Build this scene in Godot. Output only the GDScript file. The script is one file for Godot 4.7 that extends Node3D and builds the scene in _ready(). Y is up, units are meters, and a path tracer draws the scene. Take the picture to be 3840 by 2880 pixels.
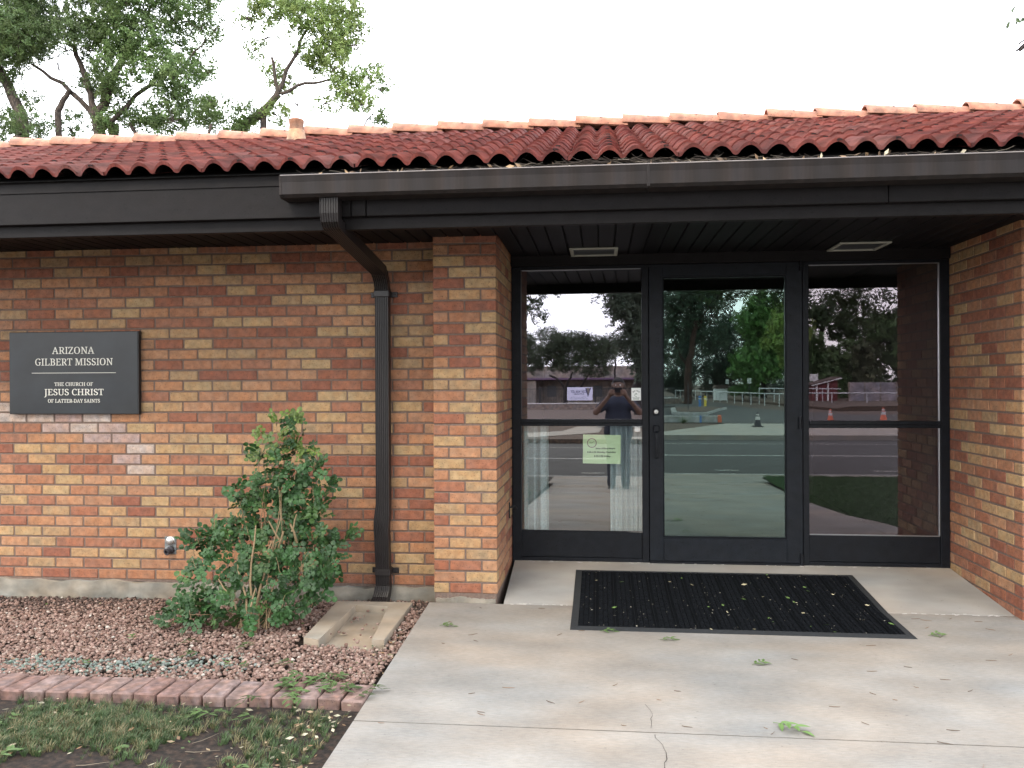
extends Node3D
# Brick office entrance under a tiled eave, seen from the walk, with the street behind the camera mirrored in the glass. Metres, y up.

const GLASS_Z := -0.711
var rng := RandomNumberGenerator.new()
var taken := {}
var M := {}
var T := {}


class MB:
	var v := PackedVector3Array()
	var n := PackedVector3Array()
	var c := PackedColorArray()
	var u := PackedVector2Array()
	var col := Color.WHITE
	func tri(p: Vector3, q: Vector3, r: Vector3) -> void:
		var k := (q - p).cross(r - p)
		if k.length_squared() < 1e-20:
			return
		k = k.normalized()
		tri_n(p, q, r, k, k, k)
	func tri_n(p: Vector3, q: Vector3, r: Vector3, a: Vector3, b: Vector3, d: Vector3) -> void:
		v.append(p); v.append(r); v.append(q)
		n.append(a); n.append(d); n.append(b)
		for i in 3:
			c.append(col); u.append(Vector2.ZERO)
	func quad(p: Vector3, q: Vector3, r: Vector3, s: Vector3) -> void:
		tri(p, q, r)
		tri(p, r, s)
	func quad_n(p: Vector3, q: Vector3, r: Vector3, s: Vector3, a: Vector3, b: Vector3, d: Vector3, e: Vector3) -> void:
		tri_n(p, q, r, a, b, d)
		tri_n(p, r, s, a, d, e)
	# a box by its two corners, edges chamfered by e
	func box(lo: Vector3, hi: Vector3, e := 0.0, xf := Transform3D.IDENTITY) -> void:
		var o := (lo + hi) * 0.5
		var h := (hi - lo) * 0.5
		e = minf(e, minf(h.x, minf(h.y, h.z)) * 0.9)
		var f := xf * Transform3D(Basis.IDENTITY, o)
		var mid := f.origin
		for ax in 3:
			var b := (ax + 1) % 3
			var d := (ax + 2) % 3
			for s in [-1.0, 1.0]:
				var k := []
				for m in [[-1, -1], [1, -1], [1, 1], [-1, 1]]:
					var p := Vector3()
					p[ax] = s * h[ax]
					p[b] = m[0] * (h[b] - e)
					p[d] = m[1] * (h[d] - e)
					k.append(f * p)
				away(mid, k)
		if e <= 0.0:
			return
		for ax in 3:
			var b := (ax + 1) % 3
			var d := (ax + 2) % 3
			for sb in [-1.0, 1.0]:
				for sd in [-1.0, 1.0]:
					var p := Vector3(); var q := Vector3(); var r := Vector3(); var s := Vector3()
					p[ax] = -h[ax] + e; q[ax] = h[ax] - e; r[ax] = h[ax] - e; s[ax] = -h[ax] + e
					p[b] = sb * h[b]; q[b] = sb * h[b]; r[b] = sb * (h[b] - e); s[b] = sb * (h[b] - e)
					p[d] = sd * (h[d] - e); q[d] = sd * (h[d] - e); r[d] = sd * h[d]; s[d] = sd * h[d]
					away(mid, [f * p, f * q, f * r, f * s])
		for sx in [-1.0, 1.0]:
			for sy in [-1.0, 1.0]:
				for sz in [-1.0, 1.0]:
					away(mid, [f * Vector3(sx * h.x, sy * (h.y - e), sz * (h.z - e)), f * Vector3(sx * (h.x - e), sy * h.y, sz * (h.z - e)), f * Vector3(sx * (h.x - e), sy * (h.y - e), sz * h.z)])
	# a convex face turned so that it looks away from the middle
	func away(mid: Vector3, k: Array) -> void:
		if (k[1] - k[0]).cross(k[2] - k[0]).dot(k[0] - mid) < 0:
			k.reverse()
		tri(k[0], k[1], k[2])
		if k.size() == 4:
			tri(k[0], k[2], k[3])
	func cbox(o: Vector3, size: Vector3, e := 0.0, basis := Basis.IDENTITY) -> void:
		box(-size * 0.5, size * 0.5, e, Transform3D(basis, o))
	# polygon (counter-clockwise in its x, y) drawn out from z0 to z1
	func prism(poly: PackedVector2Array, z0: float, z1: float, xf := Transform3D.IDENTITY) -> void:
		if Geometry2D.is_polygon_clockwise(poly):
			poly.reverse()
		var idx := Geometry2D.triangulate_polygon(poly)
		for i in range(0, idx.size(), 3):
			var a := poly[idx[i]]; var b := poly[idx[i + 1]]; var d := poly[idx[i + 2]]
			if (b - a).cross(d - a) < 0:
				var t := b; b = d; d = t
			tri(xf * Vector3(a.x, a.y, z1), xf * Vector3(b.x, b.y, z1), xf * Vector3(d.x, d.y, z1))
			tri(xf * Vector3(a.x, a.y, z0), xf * Vector3(d.x, d.y, z0), xf * Vector3(b.x, b.y, z0))
		for i in poly.size():
			var a := poly[i]; var b := poly[(i + 1) % poly.size()]
			quad(xf * Vector3(a.x, a.y, z0), xf * Vector3(b.x, b.y, z0), xf * Vector3(b.x, b.y, z1), xf * Vector3(a.x, a.y, z1))
	# a closed profile swept along a path; each path entry is a Transform3D
	func sweep(prof: PackedVector2Array, path: Array, caps := true) -> void:
		var m := prof.size()
		for i in path.size() - 1:
			var a: Transform3D = path[i]
			var b: Transform3D = path[i + 1]
			for j in m:
				var p := prof[j]; var q := prof[(j + 1) % m]
				quad(a * Vector3(p.x, p.y, 0), a * Vector3(q.x, q.y, 0), b * Vector3(q.x, q.y, 0), b * Vector3(p.x, p.y, 0))
		if caps:
			for e in [0, path.size() - 1]:
				var f: Transform3D = path[e]
				var idx := Geometry2D.triangulate_polygon(prof)
				for i in range(0, idx.size(), 3):
					var a := prof[idx[i]]; var b := prof[idx[i + 1]]; var d := prof[idx[i + 2]]
					tri(f * Vector3(a.x, a.y, 0), f * Vector3(b.x, b.y, 0), f * Vector3(d.x, d.y, 0))
	# a round limb through points with radii, smooth
	func tube(pts: Array, radii: Array, sides := 6, cap := true) -> void:
		var rings := []
		var norms := []
		var side := Vector3.ZERO
		for i in pts.size():
			var a: Vector3 = pts[maxi(i - 1, 0)]
			var b: Vector3 = pts[mini(i + 1, pts.size() - 1)]
			var t := (b - a).normalized()
			if side == Vector3.ZERO:
				side = t.cross(Vector3.UP if absf(t.y) < 0.9 else Vector3.RIGHT)
			side = (side - t * side.dot(t)).normalized()
			var w := t.cross(side)
			var ring := PackedVector3Array()
			var nr := PackedVector3Array()
			for k in sides:
				var ang := TAU * k / sides
				var d := side * cos(ang) + w * sin(ang)
				ring.append(pts[i] + d * float(radii[i]))
				nr.append(d)
			rings.append(ring); norms.append(nr)
		for i in pts.size() - 1:
			for k in sides:
				var l := (k + 1) % sides
				quad_n(rings[i][k], rings[i][l], rings[i + 1][l], rings[i + 1][k], norms[i][k], norms[i][l], norms[i + 1][l], norms[i + 1][k])
		if cap:
			var last := pts.size() - 1
			for k in range(1, sides - 1):
				tri(rings[last][0], rings[last][k], rings[last][k + 1])
				tri(rings[0][0], rings[0][k + 1], rings[0][k])
	# radius-height profile turned round the y axis
	func lathe(prof: Array, sides := 16, xf := Transform3D.IDENTITY) -> void:
		for i in prof.size() - 1:
			var a: Vector2 = prof[i]
			var b: Vector2 = prof[i + 1]
			var d := (b - a).normalized()
			var nn := Vector2(d.y, -d.x)
			for k in sides:
				var s := TAU * k / sides; var t := TAU * (k + 1) / sides
				var ds := Vector3(cos(s), 0, -sin(s)); var dt := Vector3(cos(t), 0, -sin(t))
				var ns := xf.basis * (ds * nn.x + Vector3.UP * nn.y); var nt := xf.basis * (dt * nn.x + Vector3.UP * nn.y)
				quad_n(xf * (ds * a.x + Vector3.UP * a.y), xf * (dt * a.x + Vector3.UP * a.y), xf * (dt * b.x + Vector3.UP * b.y), xf * (ds * b.x + Vector3.UP * b.y), ns, nt, nt, ns)
	func size() -> int:
		return v.size()
	func mesh() -> ArrayMesh:
		var m := ArrayMesh.new()
		if v.size() == 0:
			return m
		var a := []
		a.resize(Mesh.ARRAY_MAX)
		a[Mesh.ARRAY_VERTEX] = v; a[Mesh.ARRAY_NORMAL] = n; a[Mesh.ARRAY_COLOR] = c
		m.add_surface_from_arrays(Mesh.PRIMITIVE_TRIANGLES, a)
		return m


func numbered(called: String, parent: Node) -> String:
	var key := str(parent.get_instance_id()) + called
	var k: int = taken.get(key, 0)
	taken[key] = k + 1
	return called if k == 0 else "%s_%03d" % [called, k]


func put(called: String, mesh: Mesh, mat: Material, parent: Node = self, xf := Transform3D.IDENTITY) -> MeshInstance3D:
	var o := MeshInstance3D.new()
	o.name = numbered(called, parent)
	o.mesh = mesh
	o.material_override = mat
	o.transform = xf
	parent.add_child(o, true)
	return o


func many(called: String, mesh: Mesh, mat: Material, where: Array, tints: Array, parent: Node = self, stuff := true) -> MultiMeshInstance3D:
	var mm := MultiMesh.new()
	mm.transform_format = MultiMesh.TRANSFORM_3D
	mm.use_colors = tints.size() > 0
	mm.mesh = mesh
	mm.instance_count = where.size()
	for i in where.size():
		mm.set_instance_transform(i, where[i])
		if tints.size() > 0:
			mm.set_instance_color(i, tints[i])
	var o := MultiMeshInstance3D.new()
	o.name = numbered(called, parent)
	o.multimesh = mm
	o.material_override = mat
	parent.add_child(o, true)
	if stuff:
		o.set_meta("kind", "stuff")
	return o


func thing(called: String, label: String, category: String, at := Vector3.ZERO, group := "") -> Node3D:
	var o := Node3D.new()
	o.name = numbered(called, self)
	o.position = at
	add_child(o, true)
	return tag(o, label, category, group)


func tag(o: Node3D, label: String, category: String, group := "") -> Node3D:
	o.set_meta("label", label)
	o.set_meta("category", category)
	if group:
		o.set_meta("group", group)
	return o


func structure(called: String, mesh: Mesh, mat: Material, label := "") -> MeshInstance3D:
	var o := put(called, mesh, mat)
	o.set_meta("kind", "structure")
	if label:
		o.set_meta("label", label)
	return o


func lin(r: float, g: float, b: float) -> Color:
	return Color(r, g, b).linear_to_srgb()


# ---- textures, computed ----
func noise_bytes(s: int, freq: float, seed_: int, octaves := 3, kind := FastNoiseLite.TYPE_SIMPLEX_SMOOTH) -> PackedByteArray:
	var f := FastNoiseLite.new()
	f.seed = seed_
	f.noise_type = kind
	f.frequency = freq
	f.fractal_octaves = octaves
	return f.get_seamless_image(s, s).get_data()


func picture(s: int, bytes: PackedByteArray) -> ImageTexture:
	return ImageTexture.create_from_image(Image.create_from_data(s, s, false, Image.FORMAT_RGB8, bytes))


# grain around white: coarse blotches, fine grain and scattered dark or pale specks
func grain(s: int, coarse: float, blotch: float, fine: float, specks: int, dark: float, size_: float, seed_: int, warm := 0.0) -> ImageTexture:
	var a := noise_bytes(s, coarse, seed_, 4)
	var b := noise_bytes(s, 0.35, seed_ + 1, 2)
	var w := noise_bytes(s, coarse * 0.6, seed_ + 2, 3)
	var val := PackedFloat32Array()
	val.resize(s * s)
	for i in s * s:
		val[i] = 1.0 - blotch * (1.0 - a[i] / 255.0) - fine * (1.0 - b[i] / 255.0)
	var r := RandomNumberGenerator.new()
	r.seed = seed_
	for k in specks:
		var x := r.randi_range(0, s - 1); var y := r.randi_range(0, s - 1)
		var rad := size_ * r.randf_range(0.4, 1.4)
		var f := lerpf(1.0, dark, r.randf_range(0.4, 1.0))
		var q := int(ceil(rad))
		for dy in range(-q, q + 1):
			for dx in range(-q, q + 1):
				if dx * dx + dy * dy <= rad * rad:
					val[posmod(y + dy, s) * s + posmod(x + dx, s)] *= f
	var out := PackedByteArray()
	out.resize(s * s * 3)
	for i in s * s:
		var t := (w[i] / 255.0 - 0.5) * warm
		out[i * 3] = clampi(int(val[i] * (1.0 + t) * 255.0), 0, 255)
		out[i * 3 + 1] = clampi(int(val[i] * 255.0), 0, 255)
		out[i * 3 + 2] = clampi(int(val[i] * (1.0 - t) * 255.0), 0, 255)
	return picture(s, out)


func mat(called: String, color: Color, rough := 0.85, tex: Texture2D = null, scale_ := Vector3.ONE, spec := 0.5) -> StandardMaterial3D:
	var m := StandardMaterial3D.new()
	m.resource_name = called
	m.albedo_color = color.linear_to_srgb()
	m.roughness = rough
	m.metallic_specular = spec
	if tex:
		m.albedo_texture = tex
		m.uv1_triplanar = true
		m.uv1_world_triplanar = true
		m.uv1_scale = scale_
		m.uv1_triplanar_sharpness = 4.0
	M[called] = m
	return m


func bumped(m: StandardMaterial3D, tex: Texture2D, cm: float) -> StandardMaterial3D:
	m.heightmap_enabled = true
	m.heightmap_texture = tex
	m.heightmap_scale = cm
	return m


func leafy(called: String, color: Color, back: Color, rough := 0.5) -> StandardMaterial3D:
	var m := mat(called, color, rough)
	m.vertex_color_use_as_albedo = true
	m.backlight_enabled = true
	m.backlight = back
	m.cull_mode = BaseMaterial3D.CULL_DISABLED
	return m


func make_materials() -> void:
	T.brick = grain(512, 0.012, 0.20, 0.22, 900, 0.45, 2.0, 11, 0.10)
	T.stain = grain(1024, 0.004, 0.30, 0.10, 500, 0.75, 1.6, 21, 0.08)
	T.pale = grain(1024, 0.004, 0.16, 0.06, 260, 0.8, 1.5, 22, 0.07)
	T.broom = grain(512, 0.03, 0.10, 0.16, 160, 0.8, 1.3, 32, 0.02)
	T.fine = grain(512, 0.03, 0.16, 0.30, 500, 0.7, 1.5, 31, 0.04)
	T.clay = grain(512, 0.01, 0.35, 0.15, 250, 0.7, 3.0, 41, 0.10)
	T.bark = grain(512, 0.02, 0.55, 0.3, 300, 0.6, 3.0, 51, 0.08)
	T.soil = grain(512, 0.02, 0.6, 0.4, 1200, 0.5, 2.5, 61, 0.15)
	var tones := {"R": [Color(0.403, 0.154, 0.088), Color(0.439, 0.179, 0.102), Color(0.366, 0.134, 0.080), Color(0.451, 0.198, 0.117)], "O": [Color(0.560, 0.273, 0.140), Color(0.526, 0.261, 0.146), Color(0.582, 0.302, 0.165), Color(0.493, 0.226, 0.122)], "T": [Color(0.559, 0.359, 0.181), Color(0.604, 0.393, 0.200), Color(0.513, 0.325, 0.175), Color(0.581, 0.348, 0.175)], "W": [Color(.60, .43, .37), Color(.64, .5, .42), Color(.55, .38, .33), Color(.66, .53, .46)]}
	for k in tones:
		for i in 4:
			bumped(mat("brick_%s%d" % [k, i], tones[k][i], 0.85, T.brick, Vector3.ONE * (2.3 + 0.15 * i)), T.brick, 0.12)
	bumped(mat("mortar", Color(.27, .19, .155), 0.95, T.fine, Vector3.ONE * 3.0), T.fine, 0.25)
	bumped(mat("foundation", Color(.36, .325, .27), 0.95, T.stain, Vector3(1.1, 1.7, 1.1)), T.stain, 0.5)
	var k1 := mat("concrete", Color(.46, .415, .365), 0.85, T.pale, Vector3(.33, .5, .62))
	bumped(k1, T.broom, 0.06)
	k1.detail_enabled = true
	k1.detail_albedo = T.broom
	k1.detail_blend_mode = BaseMaterial3D.BLEND_MODE_MUL
	k1.detail_uv_layer = BaseMaterial3D.DETAIL_UV_2
	k1.uv2_triplanar = true
	k1.uv2_world_triplanar = true
	k1.uv2_scale = Vector3(1.2, 2, 5.0)
	mat("porch", Color(.43, .40, .365), 0.8, T.pale, Vector3(.35, .5, .5))
	mat("splash", Color(.40, .335, .26), 0.9, T.pale, Vector3(.9, .9, .9))
	mat("paver", Color(.37, .235, .20), 0.9, T.clay, Vector3.ONE * 3.0)
	mat("paver_worn", Color(.41, .28, .245), 0.9, T.clay, Vector3.ONE * 2.6)
	mat("paver_dark", Color(.34, .205, .175), 0.9, T.clay, Vector3.ONE * 3.4)
	mat("soil", Color(.10, .062, .042), 1.0, T.soil, Vector3.ONE * 2.5)
	mat("dirt", Color(.33, .22, .165), 1.0, T.soil, Vector3.ONE * 0.8)
	mat("asphalt", Color(.065, .066, .07), 0.9, T.fine, Vector3.ONE * 0.7)
	mat("road_paint", Color(.6, .6, .58), 0.8, T.stain, Vector3.ONE * 0.8)
	for i in 4:
		var g := [Color(.27, .066, .056), Color(.30, .078, .066), Color(.24, .06, .055), Color(.31, .11, .10)]
		mat("tile_%d" % i, g[i], 0.27, T.clay, Vector3.ONE * (1.7 + 0.2 * i))
		var h := [Color(.56, .235, .145), Color(.60, .26, .165), Color(.53, .215, .13), Color(.58, .27, .18)]
		mat("ridge_%d" % i, h[i], 0.7, T.clay, Vector3.ONE * (1.4 + 0.2 * i))
	mat("deck", Color(.012, .011, .012), 0.95)
	mat("trim", Color(.0155, .0130, .0145), 0.55, T.fine, Vector3(.5, .8, .8), 0.3)
	mat("soffit", Color(.0095, .0085, .0105), 0.6, T.fine, Vector3(2.0, 1, .4), 0.3)
	mat("gutter", Color(.036, .030, .030), 0.5, T.stain, Vector3(3.5, .25, 3.5), 0.3)
	mat("lip", Color(.22, .195, .19), 0.45)
	mat("spout", Color(.024, .019, .020), 0.42, T.fine, Vector3(1.5, .6, 1.5))
	mat("frame", Color(.016, .0185, .0245), 0.42, T.fine, Vector3(.7, .7, .7), 0.3)
	mat("door", Color(.020, .024, .032), 0.42, T.fine, Vector3(.7, .7, .7), 0.3)
	mat("black", Color(.006, .006, .007), 0.7)
	var bead := mat("bead", Color(.42, .43, .45), 0.3)
	bead.metallic = 0.8
	var steel := mat("steel", Color(.62, .62, .6), 0.3)
	steel.metallic = 0.9
	var zinc := mat("zinc", Color(.36, .38, .38), 0.5, T.stain, Vector3.ONE * 6.0)
	zinc.metallic = 0.7
	mat("fixture", Color(.36, .36, .31), 0.6)
	var lens := mat("lens", Color(.045, .05, .058), 0.35)
	lens.metallic_specular = 0.6
	mat("sign", Color(.026, .031, .037), 0.32, T.stain, Vector3.ONE * 0.7, 0.4)
	mat("sign_edge", Color(.008, .008, .009), 0.5)
	mat("lettering", Color(.78, .76, .68), 0.6)
	mat("print", Color(.03, .035, .035), 0.8)
	mat("print_soft", Color(.11, .16, .12), 0.8)
	mat("clock_ring", Color(.24, .16, .18), 0.8)
	mat("paper", Color(.50, .68, .42), 0.85)
	mat("card", Color(.78, .80, .78), 0.6)
	mat("curtain", Color(.50, .66, .66), 0.9, T.fine, Vector3.ONE * 4.0)
	mat("wall_inside", Color(.03, .03, .03), 0.9)
	mat("rubber", Color(.0048, .0058, .0078), 0.75, null, Vector3.ONE, 0.22)
	mat("rubber_edge", Color(.036, .040, .045), 0.7, T.fine, Vector3.ONE * 2.0)
	mat("vent_base", Color(.62, .36, .21), 0.7, T.clay, Vector3.ONE * 2.0)
	mat("vent_top", Color(.40, .19, .11), 0.8, T.clay, Vector3.ONE * 3.0)
	mat("bark", Color(.17, .13, .105), 0.95, T.bark, Vector3(3, .8, 3))
	mat("bark_dark", Color(.07, .05, .045), 0.95, T.bark, Vector3(3, .8, 3))
	mat("bark_red", Color(.14, .065, .045), 0.95, T.bark, Vector3(1, .3, 1))
	mat("stem", Color(.22, .155, .085), 0.8)
	var gm := mat("pebble", Color(1, 1, 1), 0.85)
	gm.vertex_color_use_as_albedo = true
	leafy("leaf_back", Color(1, 1, 1), Color(.9, .9, .9))
	leafy("leaf_far", Color(1, 1, 1), Color(.5, .5, .5), 0.6)
	leafy("leaf_shrub", Color(1, 1, 1), Color(.3, .3, .3), 0.55)
	leafy("blade", Color(1, 1, 1), Color(.5, .5, .5), 0.6)
	for p in [["mirror_left", Color(.96, .95, 1.0), .27], ["mirror_low", Color(1, 1, 1), .21], ["mirror_door", Color(.88, 1.0, .97), .17], ["mirror_right", Color(1.0, .95, .99), .12]]:
		var g := mat(p[0], p[1], 0.0)
		g.metallic = 1.0
		g.metallic_specular = 0.5
		g.albedo_color = Color(p[1].r, p[1].g, p[1].b, p[2])
		g.transparency = BaseMaterial3D.TRANSPARENCY_ALPHA
		var im := Image.create(4, 4, false, Image.FORMAT_RGB8)
		im.fill(Color.WHITE)
		g.albedo_texture = ImageTexture.create_from_image(im)
	# things across the street
	mat("block", Color(.40, .30, .25), 0.9, T.clay, Vector3.ONE * 0.6)
	mat("cap", Color(.5, .47, .45), 0.9)
	mat("iron", Color(.02, .02, .022), 0.6)
	mat("banner", Color(.62, .60, .74), 0.8)
	mat("banner_ink", Color(.05, .05, .12), 0.8)
	mat("stucco", Color(.40, .33, .28), 0.95, T.stain, Vector3.ONE * 0.3)
	mat("stucco_band", Color(.12, .07, .12), 0.9)
	mat("pale_wall", Color(.42, .38, .42), 0.9, T.stain, Vector3.ONE * 0.3)
	mat("kerb", Color(.46, .45, .44), 0.9, T.stain, Vector3.ONE * 0.6)
	mat("galvanised", Color(.52, .53, .55), 0.5)
	mat("orange", Color(.60, .14, .07), 0.6)
	mat("cone_dark", Color(.035, .033, .04), 0.7)
	mat("white", Color(.75, .75, .75), 0.6)
	mat("yellow", Color(.65, .48, .06), 0.6)
	mat("blue", Color(.05, .17, .42), 0.6)
	mat("shed_red", Color(.16, .035, .04), 0.8)
	mat("shed_roof", Color(.14, .09, .08), 0.9, T.fine, Vector3.ONE)
	mat("skin", Color(.13, .07, .045), 0.6)
	mat("shirt", Color(.016, .02, .036), 0.9)
	mat("trousers", Color(.045, .05, .065), 0.9)
	mat("hair", Color(.012, .010, .010), 0.6)
	mat("phone", Color(.01, .01, .012), 0.3)
	mat("shoe", Color(.03, .03, .03), 0.7)


# ---- shared shapes ----
# a small spray of leaves round a twig that points along +y; each leaf two faces folded at the rib
func spray(count: int, reach: float, leaf: float, wide: float, droop: float, seed_: int) -> ArrayMesh:
	var r := RandomNumberGenerator.new()
	r.seed = seed_
	var b := MB.new()
	for i in count:
		var t := r.randf_range(0.1, 1.0)
		var ang := i * 2.4 + r.randf_range(-0.4, 0.4)
		var out := Vector3(cos(ang), r.randf_range(-0.2, 0.6) - droop, sin(ang)).normalized()
		var base := Vector3(r.randf_range(-1, 1), 0, r.randf_range(-1, 1)) * reach * 0.15 + Vector3.UP * reach * t
		var side := out.cross(Vector3.UP.rotated(Vector3.RIGHT, r.randf_range(-0.8, 0.8))).normalized()
		var up := side.cross(out)
		var l := leaf * r.randf_range(0.7, 1.25)
		var w := l * wide * 0.5
		var tip := base + out * l - up * l * 0.12
		var mid := base + out * l * 0.45
		var s := r.randf_range(0.75, 1.2)
		b.col = Color(s, s, s)
		b.tri(base, mid + side * w + up * w * 0.4, tip)
		b.tri(base, tip, mid - side * w + up * w * 0.4)
	return b.mesh()


# a compound leaf lying along +x with pairs of leaflets
func pinnate(pairs: int, length: float, leaf: float, wide: float, seed_: int) -> MB:
	var r := RandomNumberGenerator.new()
	r.seed = seed_
	var b := MB.new()
	var rib := []
	for i in pairs + 1:
		rib.append(Vector3(length * (0.25 + 0.75 * i / pairs), 0.004 + 0.01 * sin(i * 1.3), 0.01 * sin(i * 0.9)))
	b.tube([Vector3.ZERO] + rib, [0.0013] + rib.map(func(_p): return 0.0009), 4)
	for i in pairs + 1:
		for s in ([-1, 1] if i < pairs else [0]):
			var p: Vector3 = rib[i]
			var d := Vector3(0.75 if s != 0 else 1.0, r.randf_range(-.1, .25), s * 0.75).normalized().rotated(Vector3.UP, r.randf_range(-.3, .3))
			var side := d.cross(Vector3.UP).normalized()
			var up := side.cross(d)
			var l := leaf * r.randf_range(.8, 1.15)
			var prev := [p, p]
			for k in range(1, 5):
				var t := k / 4.0
				var w := wide * l * 0.5 * sin(PI * pow(t, 0.75)) if k < 4 else 0.0
				var m := p + d * l * t - up * l * 0.12 * t * t
				var a := m + side * w + up * w * 0.35
				var e := m - side * w + up * w * 0.35
				b.quad(prev[0], a, m, p + d * l * (t - .25) - up * l * .12 * (t - .25) * (t - .25))
				b.quad(p + d * l * (t - .25) - up * l * .12 * (t - .25) * (t - .25), m, e, prev[1])
				prev = [a, e]
	return b


# limb from a to b that sags or bows, tapering, with a little wander
func limb(b: MB, a: Vector3, e: Vector3, r0: float, r1: float, bow: Vector3, r: RandomNumberGenerator, sides := 6, steps := 6) -> void:
	var pts := []
	var rad := []
	var off := Vector3.ZERO
	for i in steps + 1:
		var t := float(i) / steps
		if i > 0 and i < steps:
			off = Vector3(r.randf_range(-1, 1), r.randf_range(-1, 1), r.randf_range(-1, 1)) * a.distance_to(e) * 0.03
		else:
			off = Vector3.ZERO
		pts.append(a.lerp(e, t) + bow * 4.0 * t * (1.0 - t) + off)
		rad.append(lerpf(r0, r1, t))
	b.tube(pts, rad, sides)


# a tree: trunk and limbs as given, crown of leaf sprays inside blobs [x, y, z, radius] thinned by noise so that the sky shows through
func tree(called: String, label: String, category: String, limbs: Array, bark: Material, blobs: Array, leaf: Mesh, leaf_mat: Material, per_m2: float, tone: Color, spread: float, seed_: int, group := "", hole := 0.0) -> Node3D:
	var r := RandomNumberGenerator.new()
	r.seed = seed_
	var foot: Vector3 = limbs[0][0]
	var o := thing(called, label, category, foot, group)
	var w := MB.new()
	for l in limbs:
		limb(w, l[0] - foot, l[1] - foot, l[2], l[3], l[4] if l.size() > 4 else Vector3.ZERO, r, 7, 7)
	var noise := FastNoiseLite.new()
	noise.seed = seed_
	noise.frequency = 0.55
	noise.fractal_octaves = 2
	var where := []
	var tints := []
	for q in blobs:
		var c := Vector3(q[0], q[1], q[2])
		var rad: float = q[3]
		var count := int(per_m2 * rad * rad * 12.0)
		# twigs reach into each blob from its middle
		for k in 5:
			var d := Vector3(r.randfn(), r.randfn(), r.randfn()).normalized()
			limb(w, c - foot - Vector3(0, rad * 0.3, 0), c - foot + d * rad * 0.85, 0.012 + rad * 0.006, 0.004, Vector3.ZERO, r, 4, 4)
		for k in count:
			var d := Vector3(r.randfn(), r.randfn(), r.randfn()).normalized()
			var p := c + d * rad * pow(r.randf(), 0.42) * Vector3(1, 0.85, 1)
			var f := noise.get_noise_3dv(p * 1.0)
			if f < hole - 0.25 + r.randf() * 0.3:
				continue
			var up := (d + Vector3(r.randf_range(-1, 1), r.randf_range(-1, 1), r.randf_range(-1, 1)) * 0.8).normalized()
			var basis := Basis(Quaternion(Vector3.UP, up)) * Basis(Vector3.UP, r.randf() * TAU)
			where.append(Transform3D(basis.scaled(Vector3.ONE * r.randf_range(0.75, 1.3)), p - foot))
			var s := 1.0 + spread * r.randf_range(-1, 1) + f * 0.35
			tints.append(Color(tone.r * s * (1.0 + 0.25 * r.randf_range(-1, 1) * spread), tone.g * s, tone.b * s, 1))
	put("trunk", w.mesh(), bark, o)
	many("crown", leaf, leaf_mat, where, tints, o)
	return o


const ROWS := ["TRTTROTRRRROORR", "ORTRRTOTTTRRROTT", "RRTORRRTRORRRTO", "RTOOROOOTOOOTRRR", "OROORORRTRTRTRT", "ORRROTRORRTTORRT", "RTRORTOOORRROTRO", "ORRTTRRRTTOROOTR",
	"TORORTTRRRRTTTT", "RORTOORTRRRRRRTO", "OTROTOOTTOTRTRO", "ROTROOROOROTRRTO", "RORTOOTRROOROOO", "ORTOROOTTOORRRRT", "OTORTRTOOTRTTOO", "WWROTTTOORRTRTTR",
	"WWWWOORRRTOTOOO", "RRWWWTOORRTTOTRO", "ROOWWOTTORRRTRO", "RTTOOWTTTTTTTTTO", "RTRRWOROTTTRRRR", "ORTRRWTTTTRRRRRT", "OOTOOTRRROOTOTO", "TOTOTOTTRROOTRRT",
	"TROORTOOTOTROOR", "RRTRTRTTTOOTRRRO", "ROOOTTOOOROOOOT", "TTTOOTOROROORORR", "OTRRRORRRORRRTO", "TORTTTOTOORTORTO", "RTORTOOOORTOTTT", "RORROOORRORRRROR"]
const PILLAR := ["RR", "ORR", "TR", "RTT", "RT", "OTO", "RR", "OOT", "RT", "TRO", "RO", "ORO", "TO", "TTO", "OT", "OTO", "RT", "ROT", "TR", "OOT", "TR", "OTO", "RT", "ROT", "TO", "RTO", "OO", "OTO", "TT", "RRO", "OT", "TRO"]
const COURSE := 0.07
const PITCH := 0.203
const BED := -0.0345
const JOINT := 0.0112
const SOFFIT_Y := 2.18
var brick_shapes := {}


func brick_mesh(len_: float, deep: float, high := COURSE - JOINT) -> ArrayMesh:
	var key := "%.3f %.3f %.3f" % [len_, deep, high]
	if not brick_shapes.has(key):
		var b := MB.new()
		b.box(Vector3(0, 0, -deep), Vector3(len_, high, 0), 0.0035)
		brick_shapes[key] = b.mesh()
	return brick_shapes[key]


func pick_tone() -> String:
	return "RRROOOTT"[rng.randi_range(0, 7)]


# a brick whose lower left front corner is at p, running along x of the turn
func brick(parent: Node3D, tone: String, p: Vector3, len_: float, turn := 0.0, deep := 0.06, high := COURSE - JOINT) -> MeshInstance3D:
	var l := snappedf(len_, 0.001)
	var jog := Vector3(0, rng.randf_range(-0.0012, 0.0012), 0) + Vector3(0, 0, rng.randf_range(-0.0015, 0.0015)).rotated(Vector3.UP, turn)
	return put("brick", brick_mesh(l, deep, high), M["brick_%s%d" % [tone, rng.randi_range(0, 3)]], parent, Transform3D(Basis(Vector3.UP, turn), p + jog - parent.position))


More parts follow.
